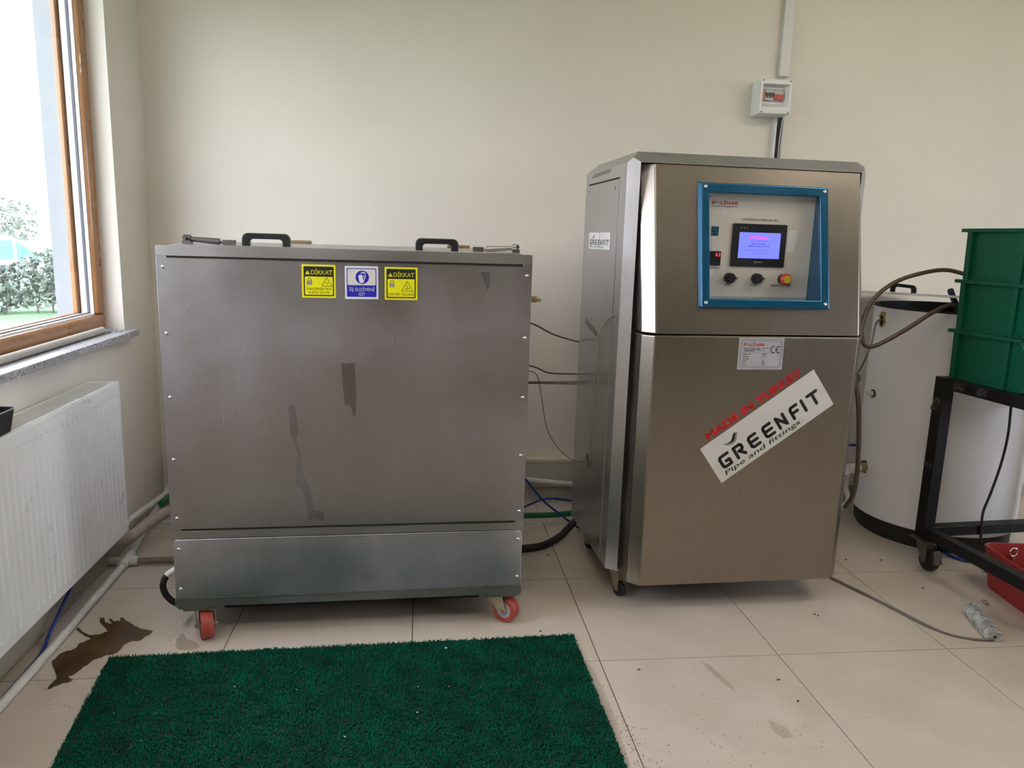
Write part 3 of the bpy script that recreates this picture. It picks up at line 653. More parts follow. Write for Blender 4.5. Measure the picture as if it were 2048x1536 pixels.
# rating plate
rp = plane((.2985, 0, .901), (1, 0, 0), (0, 0, 1), (0, 1, 0))
plate = MB().prism(rrect(0, 0, .165, .111, .001, 1), rp, -.0012, -.0001).build('rating_plate', pm('plate_silver', (.50, .50, .53), .35, .3), cb); plate['label'] = 'silver rating plate with CE mark'
nv = MB(); bk = MB(); rd = MB(); rr = MB()
def octa(i, q): return [(i + q, i), (.165 - i - q, i), (.165 - i, i + q), (.165 - i, .111 - i - q), (.165 - i - q, .111 - i), (i + q, .111 - i), (i, .111 - i - q), (i, i + q), (i + q, i)]
nv.stroke(octa(.007, .005), .0013, rp, -.0014); nv.stroke(octa(.0125, .003), .0006, rp, -.0014); nv.stroke([(.013, .058), (.152, .058)], .0007, rp, -.0014)
polinar(rd, rr, .018, .094, .0815, .0105, rp, -.0014, .03)
for (a, b2, y) in ((.018, .112, .0735), (.018, .078, .0700), (.018, .098, .0660), (.018, .058, .0625)): bk.dashes(a, b2, y, .0020, rp, -.0014, .15)
for y, a2, b2 in ((.0525, .042, .103), (.0445, .038, .099), (.0365, .040, .087), (.0285, .033, .099), (.0215, .029, .100), (.0145, .032, .099)):
    bk.dashes(.0175, a2, y, .0026, rp, -.0014, .15); bk.dashes(.088, b2 if b2 > .09 else .091, y, .0026, rp, -.0014, .15)
for cx_ in (.128, .147):
    bk.stroke([(cx_ + .0105 * math.cos(t), .0705 + .0105 * math.sin(t)) for t in np.linspace(math.radians(75), math.radians(285), 12)], .0030, rp, -.0014, True)
bk.stroke([(.138, .0705), (.1455, .0705)], .0030, rp, -.0014)
nv.build('navy_border', NAVY, plate); bk.build('black_lettering', BLK, plate); rd.build('red_logo', REDP, plate); rr.build('logo_ring', MATS['grey_red_print'], plate)
# big diagonal company sticker
def greenfit(mp, parent, name, sx=1.0, sy=1.0, made=False, label=None):
    q = lambda a, b, d: mp(a * sx, b * sy, d)
    st = MB().prism([(0, 0), (.4888, 0), (.4888, .155), (0, .155)], q, -.0006, -.0001).build(name, WHG, parent)
    if label: st['label'] = label
    L = MB(); LS = []; W = .0118
    for pts in ([(.074, .0838), (.043, .0838), (.0375, .078), (.0375, .048), (.043, .0425), (.0695, .0425), (.0695, .0605), (.0555, .0605)],
                [(.099, .042), (.099, .0838), (.124, .0838), (.1295, .079), (.1295, .067), (.124, .0625), (.112, .0625)], [(.114, .0625), (.131, .0425)],
                [(.193, .0838), (.167, .0838), (.1615, .078), (.1615, .048), (.167, .0425), (.193, .0425)], [(.163, .063), (.192, .063)],
                [(.2555, .0838), (.2295, .0838), (.224, .078), (.224, .048), (.2295, .0425), (.2555, .0425)], [(.226, .063), (.2545, .063)],
                [(.2815, .042), (.2815, .0838), (.3115, .0435), (.3115, .0838)],
                [(.371, .0838), (.3475, .0838), (.342, .078), (.342, .042)], [(.344, .0625), (.366, .0625)],
                [(.393, .042), (.393, .0845)], [(.419, .0838), (.457, .0838)], [(.438, .0838), (.438, .042)]):
        L = MB().stroke(pts, W, q, -.0008) if pts[0] not in ((.114, .0625), (.163, .063), (.226, .063), (.344, .0625), (.438, .0838)) else L.stroke(pts, W, q, -.0008)
        if pts[0] not in ((.114, .0625), (.163, .063), (.226, .063), (.344, .0625), (.438, .0838)): LS.append(L)
    L = MB(); L.poly([(.081, .1195), (.093, .1135), (.105, .1125), (.115, .1185), (.123, .128), (.132, .1315), (.140, .1285), (.133, .1235), (.127, .113), (.119, .1065), (.107, .1045), (.095, .1085)], q, -.0008)
    L.build('leaf_emblem', BLK, st)
    for L in LS: L.build('letter', BLK, st)
    G = MB().text('Pipe and fittings', .029, .0145, q, -.0008, width=.324, height=.0165, bold=.014, shear=.12)
    G.build('green_lettering', GRNP, st); G = MB()
    G.stroke([(.081, .1165), (.094, .1045), (.107, .1005), (.1195, .103), (.129, .1105), (.1345, .1205), (.1425, .1265)], .0028, q, -.0008)
    G.build('leaf_outline', GRNP, st)
    if made:
        MB().text('MADE IN TURKEY', .043, .165, q, -.0004, width=.402, height=.026, bold=.065).build('red_lettering', REDP, st)
    return st
ang = math.radians(35.7)
sv = plane((.278, 0, .4915), (math.cos(ang), 0, math.sin(ang)), (-math.sin(ang), 0, math.cos(ang)), (0, 1, 0))
greenfit(sv, cb, 'company_sticker', 1, 1, True, 'white diagonal sticker with black and green lettering, red line above')
# side panel
SP = plane((xl, 0, 0), (0, -1, 0), (0, 0, 1), (1, 0, 0))  # a = -y, b = z, d = inwards
side = MB().prism([(-.675, .15), (-.222, .15), (-.222, 1.538), (-.675, 1.538)], SP, -.0025, .001).build('side_panel', CABB, cb, bevel=.001)
MB().prism([(-.665, 1.5395), (-.226, 1.5395), (-.226, 1.5455), (-.665, 1.5455)], SP, -.0006, .001).build('side_slot', DARK, cb)
for a, b in ((-.632, 1.515), (-.266, 1.511), (-.66, .18), (-.245, .18)):
    MB().poly(circ(a, b, .006, 12), SP, -.003).build('screw_hole', BLK, side)
greenfit(plane((xl, .612, 1.291), (0, -1, 0), (0, 0, 1), (1, 0, 0)) if False else (lambda a, b, d: Vector((xl - .0026 + d, .612 - a, 1.291 + b))), cb, 'company_sticker', .64, .41, False, 'small white sticker on the cabinet side')
MB().poly([(-.448, 1.287), (-.444, 1.287), (-.442, 1.32), (-.446, 1.356), (-.451, 1.356), (-.447, 1.32)], SP, -.0040).build('sticker_crease', STAIN, cb)
gm = MB().torus(.026, .006, (xl - .006, .433, .452), 'x', 24, 8).lathe([(0, -.002), (.024, -.002), (.024, -.001)], (xl - .002, .433, .452), 'x', 20)
gm.build('cable_grommet', pm('grommet', (.22, .20, .16), .4, .3), cb, smooth=40)
MB().poly([(-.62, 1.565), (-.35, 1.57), (-.34, 1.585), (-.60, 1.58)], SP, -.0004).build('tape_residue', STAIN, cb)
MB().poly([(-.62, .985), (-.60, 1.01), (-.40, .975), (-.41, .955)], SP, -.0029).build('tape_residue', STAIN, cb)
MB().box(xr, .20, 1.475, xr + .022, .235, 1.515).cyl((xr + .022, .217, 1.495), (xr + .030, .217, 1.495), .012, 14).build('door_lock', CHROME, cb, bevel=.003)
MB().box(.02, .16, .055, .62, .64, z0 + .001).build('base_shade_box', pm('under_shade_black', (.012, .012, .012), .7), cb)  # added black box that darkens the gap under the cabinet like shade
def small_caster(x, y, a):
    rot = Matrix.Rotation(a, 4, 'Z'); o0 = Vector((x, y, 0))
    def T(v): return o0 + rot @ Vector(v)
    c_ = MB().cyl(T((0, 0, .10)), T((0, 0, .119)), .022, 14)
    for s_ in (-1, 1):
        c_.prism([(-.02, .10), (.02, .10), (.028, .024), (.012, .024)], lambda a_, b_, d_: T((a_, d_, b_)), s_ * .016, s_ * .019)
    ob = c_.build('caster', ZINC, cb, smooth=35)
    w_ = MB().lathe([(0, -.011), (.024, -.011), (.027, -.008), (.027, .008), (.024, .011), (0, .011)], ax='y', n=28)
    w_.v = [tuple(T((p[0] + .02, p[1], p[2] + .0275))) for p in w_.v]; w_.build('wheel', BLACKR, ob, smooth=40)
for x, y in ((-.035, .17), (-.035, .62), (.66, .34), (.66, .62)): small_caster(x, y, math.radians(-60))

# ------------------------------------------------------------------ wall electrics
db = thing('distribution_box', 'small white breaker box on the back wall above the cabinet', 'breaker box', (1.63, YB, 1.93), 0)
BX0, BX1, BZ0, BZ1, BD = -.075, .079, 0.0, .160, .105
MB().box(BX0, -.06, BZ0, BX1, 0, BZ1).build('back_box', WHITEP, db, bevel=.006)
cvm = MB(); wx0, wx1, wz0, wz1 = BX0 + .012, BX1 - .012, .045, .135
d0 = -BD
def rq(x0, x1, a, b, y): return [(x0, y, a), (x1, y, a), (x1, y, b), (x0, y, b)]
V = rq(BX0, BX1, BZ0 + .002, BZ1 - .002, -.0605) + rq(BX0 + .001, BX1 - .001, BZ0 + .004, BZ1 - .004, d0) + rq(wx0, wx1, wz0 - .012, wz1, d0) + rq(wx0 + .004, wx1 - .012, wz0 + .008, wz1 - .004, d0 + .034)
F = [(12, 13, 14, 15)]
for ra, rb in ((0, 4), (4, 8), (8, 12)):
    for i in range(4): F.append((ra + i, ra + (i + 1) % 4, rb + (i + 1) % 4, rb + i))
cov = MB().add(V, F).build('cover', WHITEP, db, bevel=.003)
for x in (BX0 + .012, BX1 - .012):
    for z in (.010, .150):
        MB().poly(circ(x, z, .0035, 10), plane((0, d0, 0), (1, 0, 0), (0, 0, 1), (0, 1, 0)), -.0006).build('screw_hole', BLK, cov)
GREYBR = pm('breaker_grey', (.30, .30, .31), .45); ORB = pm('breaker_orange', (.55, .16, .07), .4); RDB = pm('breaker_red', (.50, .05, .03), .4)
by = d0 + .034
MB().box(wx0 + .004, by - .004, .062, wx1 - .014, by, .118).build('breaker_row', GREYBR, db)
MB().box(wx0 + .006, by - .010, .066, wx0 + .022, by - .004, .112).build('fuse_switch', ORB, db, bevel=.001)
b3 = MB().box(wx0 + .024, by - .009, .066, wx0 + .066, by - .004, .114).build('three_pole_breaker', pm('breaker_pale', (.45, .45, .46), .4), db, bevel=.001)
MB().box(wx0 + .024, by - .016, .088, wx0 + .066, by - .009, .100).build('breaker_lever', BLACKP, b3)
for i in range(3): MB().box(wx0 + .030 + .013 * i, by - .012, .078, wx0 + .036 + .013 * i, by - .009, .086).build('lever_slot', BLACKP, b3)
MB().box(wx0 + .067, by - .012, .070, wx0 + .113, by - .004, .094).build('main_switch', RDB, db, bevel=.001)
MB().box(wx0 + .067, by - .009, .0945, wx0 + .113, by - .004, .114).build('breaker_cap', MATS['breaker_pale'], db, bevel=.001)
t1 = MB().box(1.674, YB - .028, 2.118, 1.724, YB, ZC).build('cable_trunking', pm('trunking_white', (.62, .60, .58), .4), None, bevel=.002)
tag(t1, 'closed pale trunking rising from the breaker box to the ceiling', 'trunking')
t2 = thing('cable_trunking', 'open slotted trunking with loose wires below the breaker box', 'trunking', (1.697, YB, 1.2))
MB().box(-.024, -.004, 0, .024, 0, .728).box(-.024, -.03, 0, -.013, -.004, .728).box(.019, -.03, 0, .023, -.004, .728).build('channel', MATS['trunking_white'], t2)
for i, (x, mt) in enumerate(((-.006, BLACKP), (.002, BLACKP), (.011, WHITEP), (.006, BLACKP))):
    MB().tube(CM([(x, -.012 - .004 * (i % 2), 0), (x - .003, -.012, .2), (x + .003, -.016, .45), (x + .001, -.012, .62), (x + .002, -.03, .735)], 5), .0045, 7).build('wire', mt, t2, smooth=60)
tt = thing('cable_trunking', 'wide dusty trunking running low along the back wall', 'trunking', (-1.2, YB, .123))
MB().box(0, -.05, 0, 3.4, 0, .109).build('trunk_body', pm('trunking_grey', (.46, .43, .37), .5), tt, bevel=.003)
MB().box(0, -.053, .097, 3.4, -.0, .1135).build('trunk_cover', pm('trunking_cream', (.60, .55, .43), .5), tt, bevel=.002)
MB().box(-.001, -.045, .008, .004, -.005, .098).build('open_end', DARK, tt)

# ------------------------------------------------------------------ radiator, sill things
RX, RY1, RZ0, RZ1 = -1.125, 2.95, .165, .755; RL = 1.46; PIT = .0343
rad = thing('radiator', 'white ribbed panel radiator under the window', 'radiator', (RX, RY1, RZ0 - .0), 0)
H = RZ1 - RZ0
ys = [0.0]; ds = [0.0]; nr = int(RL / PIT)
for i in range(nr):
    y0 = .012 + i * PIT
    for dy, dd in ((0, 0), (.004, 1), (.010, 1), (.014, 0)): ys.append(y0 + dy); ds.append(dd)
ys.append(nr * PIT + .012); ds.append(0)
zs = [0, .006, .034, .040, H - .052, H - .046, H - .006, H]
mb = MB(); nz = len(zs)
for y, d in zip(ys, ds):
    for j, z in enumerate(zs):
        dep = -.0042 * d if 3 <= j <= 4 else 0
        if j == 0 or j == nz - 1: dep = -.004
        mb.v.append((dep, -y, z))
for i in range(len(ys) - 1):
    for j in range(nz - 1): a = i * nz + j; mb.f.append((a, a + 1, a + nz + 1, a + nz))
mb.build('front_sheet', RADW, rad, smooth=20)
LR = ys[-1]
MB().box(-.012, -LR, .0, -.004, 0, H).box(-.10, -LR, .02, -.092, 0, H - .01).build('inner_panels', RADW, rad)
MB().box(-.100, -.0045, .02, -.002, .0, H - .001).box(-.100, -LR, .02, -.002, -LR + .004, H - .001).build('side_cover', RADW, rad, bevel=.002)
MB().box(-.007, -LR, H - .004, -.001, -.004, H + .001).box(-.102, -LR, H - .004, -.096, -.004, H + .001).box(-.1, -.05, H - .006, -.002, -.004, H + .0005).build('grille_frame', RADW, rad)
gr = MB()
for i in range(int((LR - .06) / .009)):
    y = -.055 - i * .009; gr.box(-.096, y - .0022, H - .010, -.007, y + .0022, H - .0005)
tag(gr.build('grille_slats', RADW, rad), kind='stuff')
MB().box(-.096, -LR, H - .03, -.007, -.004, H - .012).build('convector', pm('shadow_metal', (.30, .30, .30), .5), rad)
MB().poly(circ(-.010, H - .018, .004, 8), plane((0, .0002, 0), (1, 0, 0), (0, 0, 1), (0, -1, 0)), -.0004).build('screw_hole', BLK, rad)
for y in (-.25, -1.2): MB().box(-.115, y - .02, .1, -.100, y + .02, H - .05).build('wall_bracket', RADW, rad)
# black pouch on the radiator
pc = thing('black_pouch', 'open black fabric pouch with pale piping on the radiator', 'pouch', (-1.168, 2.125, RZ1 + .002), 0)
pb = MB()
def rr3(w, l, z, r=.02): return [(a, b, z) for a, b in rrect(-w, -l, w, l, r, 4)]
A_ = rr3(.036, .088, 0); B_ = rr3(.042, .105, .062); C_ = rr3(.039, .102, .062); D_ = rr3(.034, .085, .006); nA = len(A_)
F = [tuple(range(nA - 1, -1, -1)), tuple(3 * nA + i for i in range(nA))]
for ra in (0, nA, 2 * nA):
    for i in range(nA): F.append((ra + i, ra + (i + 1) % nA, ra + nA + (i + 1) % nA, ra + nA + i))
pb.add(A_ + B_ + C_ + D_, F).build('pouch_body', pm('black_fabric', (.010, .010, .012), .8, bump=.3, bscale=300), pc, smooth=50)
MB().tube([Vector(q) for q in B_] + [Vector(B_[0])], .0018, 6).build('piping', pm('grey_piping', (.30, .31, .33), .6), pc, smooth=60)
tg = MB().cyl((-1.272, 3.205, .9135), (-1.272, 1.5, .9135), .0135, 14).build('foam_tube', pm('foam_grey', (.42, .39, .34), .85, var=.1), None, smooth=40)
tag(tg, 'grey foam tube lying along the granite window sill', 'tube')
for i, (x, y, z, s_) in enumerate(((-1.262, 3.235, .908, .014), (-1.245, 3.262, .905, .008), (-1.232, 3.29, .904, .006), (-1.225, 3.255, .904, .006))):
    b_ = bmesh.new(); bmesh.ops.create_icosphere(b_, subdivisions=2, radius=s_)
    for v in b_.verts: v.co *= random.uniform(.6, 1.15); v.co.z *= .6
    me = bpy.data.meshes.new('scrap'); b_.to_mesh(me); b_.free()
    o = link('crumpled_scrap', me, pm('scrap_grey', (.30, .31, .34), .4, .2, var=.6, scale=90)); o.location = (x, y, .8990 + s_ * .55)
    tag(o, ['largest crumpled grey scrap at the end of the foam tube', 'small grey scrap next to the largest one on the sill', 'tiny scrap on the sill nearest the window corner', 'tiny scrap on the sill near its front edge'][i], 'scrap', 'scraps on the sill')

# ------------------------------------------------------------------ floor pipes on the left
PR = .0135
fp = thing('floor_pipe', 'white plastic pipe along the floor below the radiator', 'pipe', (-1.152, 2.9, 0))
def rel(o, pts): return [Vector(q) - Vector(o.location) for q in pts]
tee = atz(253, 1122, .02)
MB().tube(rel(fp, [(-1.150, 1.4, .0145), (-1.150, 2.3, .0145), (tee.x, tee.y, .018)]), PR, 14).build('pipe_run', PVC, fp, smooth=60)
MB().tube(rel(fp, CM([(tee.x, tee.y, .018), atz(285, 1065, .05), atz(312, 1020, .09), atz(338, 975, .13)], 5)), PR, 14).build('pipe_run', PVC, fp, smooth=60)
MB().cyl(*rel(fp, [tee - Vector((0, .05, .002)), tee + Vector((0, .05, .006))]), .019, 14).cyl(*rel(fp, [tee, tee + Vector((.045, 0, 0))]), .019, 14).cyl(*rel(fp, [tee + Vector((-.07, .0, 0)), tee]), .015, 14).build('tee_fitting', PVC, fp, smooth=40)
bp_ = thing('branch_pipe', 'brown pipe from the white tee to the tank', 'pipe', tee + Vector((.046, 0, 0)))
MB().cyl((0, 0, 0), (.52, .02, .0), .0125, 14).build('pipe_run', pm('brown_pipe', (.20, .16, .12), .5, var=.1), bp_, smooth=60)
wp = MB().tube(CM([(-1.195, 2.70, .20), (-1.19, 2.85, .17), aty(258, 1074, 3.02), aty(298, 1045, 3.12), aty(340, 1022, 3.18), aty(390, 1012, 3.2)], 6), .023, 14).build('wrapped_hose', WRAP, None, smooth=60)
tag(wp, 'thick pinkish wrapped hose from behind the radiator to the tank', 'hose')
p2 = MB().tube([(-1.19, 2.75, .16), atx(255, 1042, -1.185), aty(338, 983, 3.55), aty(420, 955, 3.64)], .0125, 12).build('wall_pipe', PVC, None, smooth=60)
tag(p2, 'upper white pipe rising behind the tank in the corner', 'pipe')
p3 = MB().tube([aty(322, 1008, 3.35), aty(338, 992, 3.45), aty(370, 985, 3.5)], .014, 12).build('green_elbow', HOSEG, None, smooth=60)
tag(p3, 'short green hose end between pipes in the corner', 'hose')
bt = MB().tube(CM([(-1.17, 2.1, .006), atz(80, 1310, .005), atz(100, 1265, .03), (-1.19, 2.62, .12), (-1.2, 2.8, .2)], 6), .0055, 8).build('blue_tube', HOSEBL, None, smooth=60)
tag(bt, 'blue tube hanging behind the floor pipe under the radiator', 'tube')
lp = thing('black_cable_loop', 'thick black cable loop with white end at the tank base', 'cable', atz(335, 1190, .0))
q = [aty(352, 1138, 2.52), aty(333, 1152, 2.50), aty(326, 1172, 2.49), aty(334, 1192, 2.49), aty(352, 1206, 2.50), aty(375, 1210, 2.56)]
MB().tube(rel(lp, CM(q, 6)[3:]), .0105, 10).build('cable', BLACKR, lp, smooth=60)
MB().tube(rel(lp, CM(q, 6)[:7]), .0112, 10).build('white_end', WHITEP, lp, smooth=60)
cp2 = MB().box(0, -.006, 0, .05, .006, .009).build('plastic_clip', WHITEP, None, bevel=.001, loc=atz(325, 1046, .0))
tag(cp2, 'short white plastic piece on the floor left of the tank', 'clip')

# ------------------------------------------------------------------ lines between tank and cabinet
def line(name, pts, r, mt, label, cat, n=8, sm=6):
    o = MB().tube(CM(pts, sm), r, n).build(name, mt, None, smooth=60); return tag(o, label, cat)
TX = .355
line('capillary_tube', [aty(1058, 645, 2.75), aty(1075, 652, 2.86), aty(1110, 670, 3.02), aty(1158, 684, 3.28), aty(1190, 690, 3.36)], .0032, COPPER, 'uppermost dark tube sloping from tank to cabinet', 'tube')
line('capillary_tube', [aty(1052, 730, 2.75), aty(1075, 736, 2.88), aty(1100, 746, 3.02), aty(1155, 748, 3.28), aty(1185, 748, 3.36)], .0030, COPPER, 'second dark tube sagging between tank and cabinet', 'tube')
line('capillary_tube', [aty(1050, 764, 2.75), aty(1100, 764, 3.0), aty(1155, 764, 3.28), aty(1185, 764, 3.36)], .0024, COPPER, 'upper of the close pair of level dark tubes', 'tube')
line('capillary_tube', [aty(1050, 766.5, 2.77), aty(1100, 767, 3.02), aty(1155, 768, 3.30), aty(1185, 768, 3.38)], .0024, COPPER, 'lower of the close pair of level dark tubes', 'tube')
CBO = Vector((0.78, 2.49, 0)); cth = math.radians(2.1)
def cab(x, y, z): return CBO + Vector((x * math.cos(cth) - y * math.sin(cth), x * math.sin(cth) + y * math.cos(cth), z))
line('probe_wire', [aty(1055, 741, 2.75), aty(1070, 746, 2.80), aty(1077, 760, 2.83), aty(1084, 800, 2.85), aty(1092, 850, 2.87), aty(1108, 885, 2.9), aty(1130, 910, 2.93), aty(1152, 922, 2.93), cab(-.098, .433, .452)], .0016, pm('thin_wire', (.11, .095, .06), .5), 'thin drooping wire from the tank to the round grommet', 'wire', 6)
line('probe_wire', [cab(-.097, .431, .474), cab(-.097, .428, .55), cab(-.097, .415, .643), cab(-.098, .38, .74), cab(-.098, .354, .874), cab(-.098, .352, .94), cab(-.099, .346, .981), cab(-.099, .30, 1.01), cab(-.097, .24, 1.045), cab(-.096, .185, 1.06)], .0016, pm('pale_wire', (.32, .29, .22), .45), 'thin pale wire taped up the cabinet side', 'wire', 6)
line('wall_pipe', [aty(1000, 953, 3.64), aty(1052, 959, 3.64), aty(1100, 964, 3.64), aty(1160, 968, 3.64), aty(1300, 975, 3.64)], .0125, PVC, 'white pipe below the trunking between tank and cabinet', 'pipe', 12)
line('blue_tube', [aty(1040, 945, 3.1), aty(1054, 962, 3.15), aty(1085, 1000, 3.2), aty(1118, 1027, 3.24), aty(1150, 1051, 3.3), aty(1170, 1062, 3.36)], .0052, HOSEBL, 'dark blue tube falling diagonally to the cabinet base', 'tube')
line('blue_tube', [aty(1040, 1018, 3.2), aty(1062, 1008, 3.25), aty(1085, 999, 3.32), aty(1108, 997, 3.36), aty(1145, 1002, 3.40), aty(1175, 1008, 3.44)], .0052, HOSEBL, 'bright blue tube arching above the green hose', 'tube')
line('green_hose', [aty(1030, 1032, 3.30), aty(1060, 1031, 3.34), aty(1100, 1030, 3.38), aty(1150, 1026, 3.42), aty(1200, 1022, 3.46)], .0135, HOSEG, 'green hose running level between tank and cabinet', 'hose', 12)
line('black_hose', [atz(1010, 1098, .018), atz(1045, 1097, .017), atz(1085, 1091, .017), atz(1118, 1074, .022), aty(1135, 1058, 3.22), aty(1155, 1038, 3.26), aty(1180, 1025, 3.34)], .0155, BLACKR, 'thick black hose curving over the floor to the cabinet', 'hose', 12)

# ------------------------------------------------------------------ boiler
bo = thing('water_cylinder', 'white upright steel water cylinder on a black base', 'cylinder', (2.45, 3.275, 0))
BR, BT = .35, 1.068
MB().lathe([(.0, .085), (.345, .085), (BR, .09), (BR, BT - .004), (BR - .003, BT), (BR - .012, BT), (BR - .012, BT - .25), (0, BT - .25)], n=72).build('shell', ENAMEL, bo, smooth=30)
MB().lathe([(.25, 0), (.325, 0), (.335, .02), (.335, .0845), (.25, .0845)], n=60, close=True).build('base', BLACKR, bo, smooth=30)
MB().lathe([(BR - .013, BT - .2), (BR - .013, BT + .002), (BR - .004, BT + .004), (BR + .001, BT + .002), (BR + .001, BT - .006), (BR - .016, BT - .006), (BR - .016, BT - .2)], n=72, close=True).build('rim', BLACKR, bo, smooth=30)
MB().lathe([(0, BT - .10), (BR - .02, BT - .10)], n=48).build('inner_cover', DARK, bo)
def on_boiler(u, v):                 # nearest point of the shell surface along that view ray
    d = _dir(u, v); ox, oy = -2.45, -3.275; a = d.x ** 2 + d.y ** 2; b = 2 * (ox * d.x + oy * d.y); c_ = ox * ox + oy * oy - BR * BR
    disc = max(b * b - 4 * a * c_, 0); t = (-b - math.sqrt(disc)) / (2 * a); return CAMP + d * t
P1 = on_boiler(1766, 638); n1 = (P1 - Vector((2.45, 3.275, P1.z))); n1.z = 0; n1.normalize()
def on_shell(P, nn): 
    ax = Vector((-nn.y, nn.x, 0)); return lambda a, b, d: P - Vector(bo.location) + ax * a + Vector((0, 0, b)) + nn * d
mpb = on_shell(P1, n1)
foam_pts = [(.026 * random.uniform(.65, 1.15) * math.cos(k * .4), .040 * random.uniform(.75, 1.1) * math.sin(k * .4)) for k in range(16)]
MB().prism(foam_pts, mpb, -.01, .005).build('foam_patch', pm('yellow_foam', (.36, .24, .05), .9, var=.4, scale=60), bo)
MB().prism([(a * .55, b * .65 - .005) for a, b in foam_pts], mpb, -.008, .007).build('hole', DARK, bo)
P2 = on_boiler(1747, 787); n2 = (P2 - Vector((2.45, 3.275, P2.z))); n2.z = 0; n2.normalize(); L2 = P2 - Vector(bo.location)
MB().cyl(L2 - n2 * .01, L2 + n2 * .006, .020, 16).build('port_collar', HOSEB, bo, smooth=40)
MB().cyl(L2, L2 + n2 * .03, .012, 14).build('port_plug', WHITEP, bo, smooth=40)
P3 = on_boiler(1730, 933); n3 = Vector((-1, -.35, 0)).normalized(); L3 = P3 - Vector(bo.location)
MB().cyl(L3 - n3 * .02, L3 + n3 * .004, .030, 20).build('port_collar', BLACKR, bo, smooth=40)
MB().cyl(L3, L3 + n3 * .04, .023, 16).build('port_nut', pm('dull_brass', (.36, .30, .18), .5, .6), bo, smooth=40)
MB().cyl(L3 + n3 * .035, L3 + n3 * .09, .019, 16).cyl(L3 + n3 * .07, L3 + n3 * .12, .023, 16).build('port_pipe', WHITEP, bo, smooth=40)
line('inlet_pipe', [P3 + n3 * .12 + Vector((0, 0, -.02)), P3 + n3 * .10 + Vector((0, .02, -.10)), aty(1697, 1000, 3.25), aty(1685, 1015, 3.2)], .012, PVC, 'white pipe bending down beside the cylinder\'s side port', 'pipe', 10)
line('probe_wire', [P1 + n1 * .002, P1 + n1 * .02 + Vector((-.01, 0, -.02)), aty(1742, 690, 3.05), aty(1722, 735, 3.1), aty(1705, 760, 3.15)], .004, pm('grey_cable', (.20, .19, .17), .5), 'grey cable leaving the foam-sealed hole of the cylinder', 'cable', 8)
# lid over the cylinder
ld = thing('cylinder_lid', 'thin white lid with black handle tilted over the cylinder', 'lid', (2.36, 3.28, 1.120), 0)
tilt = Matrix.Rotation(math.atan2(3.28, 2.36) , 4, 'Z') @ Matrix.Rotation(math.radians(3.0), 4, 'Y')
lm = MB().lathe([(0, -.005), (.405, -.005), (.405, .005), (0, .005)], n=64)
lm.v = [tuple(tilt @ Vector(v)) for v in lm.v]; lm.build('lid_sheet', ENAMEL, ld, smooth=40)
hp = aty(1805, 592, 3.05) - Vector(ld.location); hx_ = (aty(1830, 594, 3.05) - aty(1780, 588, 3.05)); hw = hx_.length * 1.0; hx_.normalize()
hm = plane(hp - hx_ * hw / 2 + Vector((0, 0, .012)), hx_, (0, 0, 1), Vector((-hx_.y, hx_.x, 0)))
MB().prism(pull(hw, .038, .017, 0), hm, -.008, .008).build('handle', BLACKP, ld, bevel=.004)
line('blue_pipe_stub', [aty(1918, 630, 3.02), aty(1910, 605, 2.98), aty(1901, 581, 2.95)], .0125, pm('navy_pipe', (.012, .016, .07), .4), 'dark blue pipe stub sticking up out of the cylinder', 'pipe', 14, 3)
line('brown_hose', [aty(1960, 560, 2.98), aty(1928, 548, 3.0), aty(1890, 540, 3.0), aty(1845, 546, 3.0), aty(1795, 562, 2.98), aty(1757, 588, 2.95), aty(1733, 622, 2.90), aty(1723, 660, 2.86), aty(1728, 688, 2.84), aty(1745, 693, 2.84), aty(1775, 680, 2.85), aty(1820, 654, 2.86), aty(1865, 625, 2.88), aty(1900, 610, 2.93), aty(1925, 612, 3.0)], .0088, HOSEB, 'brown rubber hose looping above the cylinder', 'hose', 12, 8)
line('brown_hose', [cab(.80, .48, .93), aty(1708, 745, 2.98), aty(1712, 770, 2.95), aty(1716, 800, 2.92), aty(1718, 850, 2.90), aty(1717, 900, 2.89), aty(1714, 950, 2.89), aty(1706, 990, 2.9), aty(1690, 1015, 2.95)], .0095, HOSEB, 'brown hose hanging between the cabinet and the cylinder', 'hose', 12, 6)
line('blue_tube', [aty(1690, 890, 3.6), aty(1712, 890, 3.62), aty(1738, 889, 3.64)], .007, HOSEBL, 'short level blue tube at the wall behind the cabinet', 'tube', 8)

# ------------------------------------------------------------------ black cart with bins
KO = Vector((2.12, 2.85, 0)); KA = math.radians(4.5)
ct = thing('steel_cart', 'black steel frame cart on casters holding the green bins', 'cart', KO, KA)
CW, CL = .60, .98; bt_ = .046
for x in (.0, CW):
    for y in (.0, -CL):
        MB().box(x - .026, y - .026, .135, x + .026, y + .026, .82).build('post', FRAMEB, ct, bevel=.003)
for (a, b, nm) in (((0, .026, .797), (0, -CL, .797), 'top_rail'), ((CW, .026, .797), (CW, -CL, .797), 'top_rail'), ((-.02, 0, .7965), (CW, 0, .7965), 'top_rail'), ((0, -CL, .7965), (CW, -CL, .7965), 'top_rail'),
                   ((0, 0, .158), (0, -CL, .158), 'base_rail'), ((CW, 0, .158), (CW, -CL, .158), 'base_rail'), ((0, 0, .158), (CW, 0, .158), 'base_rail'), ((0, -CL, .158), (CW, -CL, .158), 'base_rail'), ((.2, 0, .7965), (.2, -CL, .7965), 'top_rail'), ((.4, 0, .7965), (.4, -CL, .7965), 'top_rail')):
    MB().beam(a, b, bt_, .044, (0, 0, 1)).build(nm, FRAMEB, ct, bevel=.003)
TAPE = pm('torn_tape', (.055, .052, .045), .3, var=.6, scale=60)
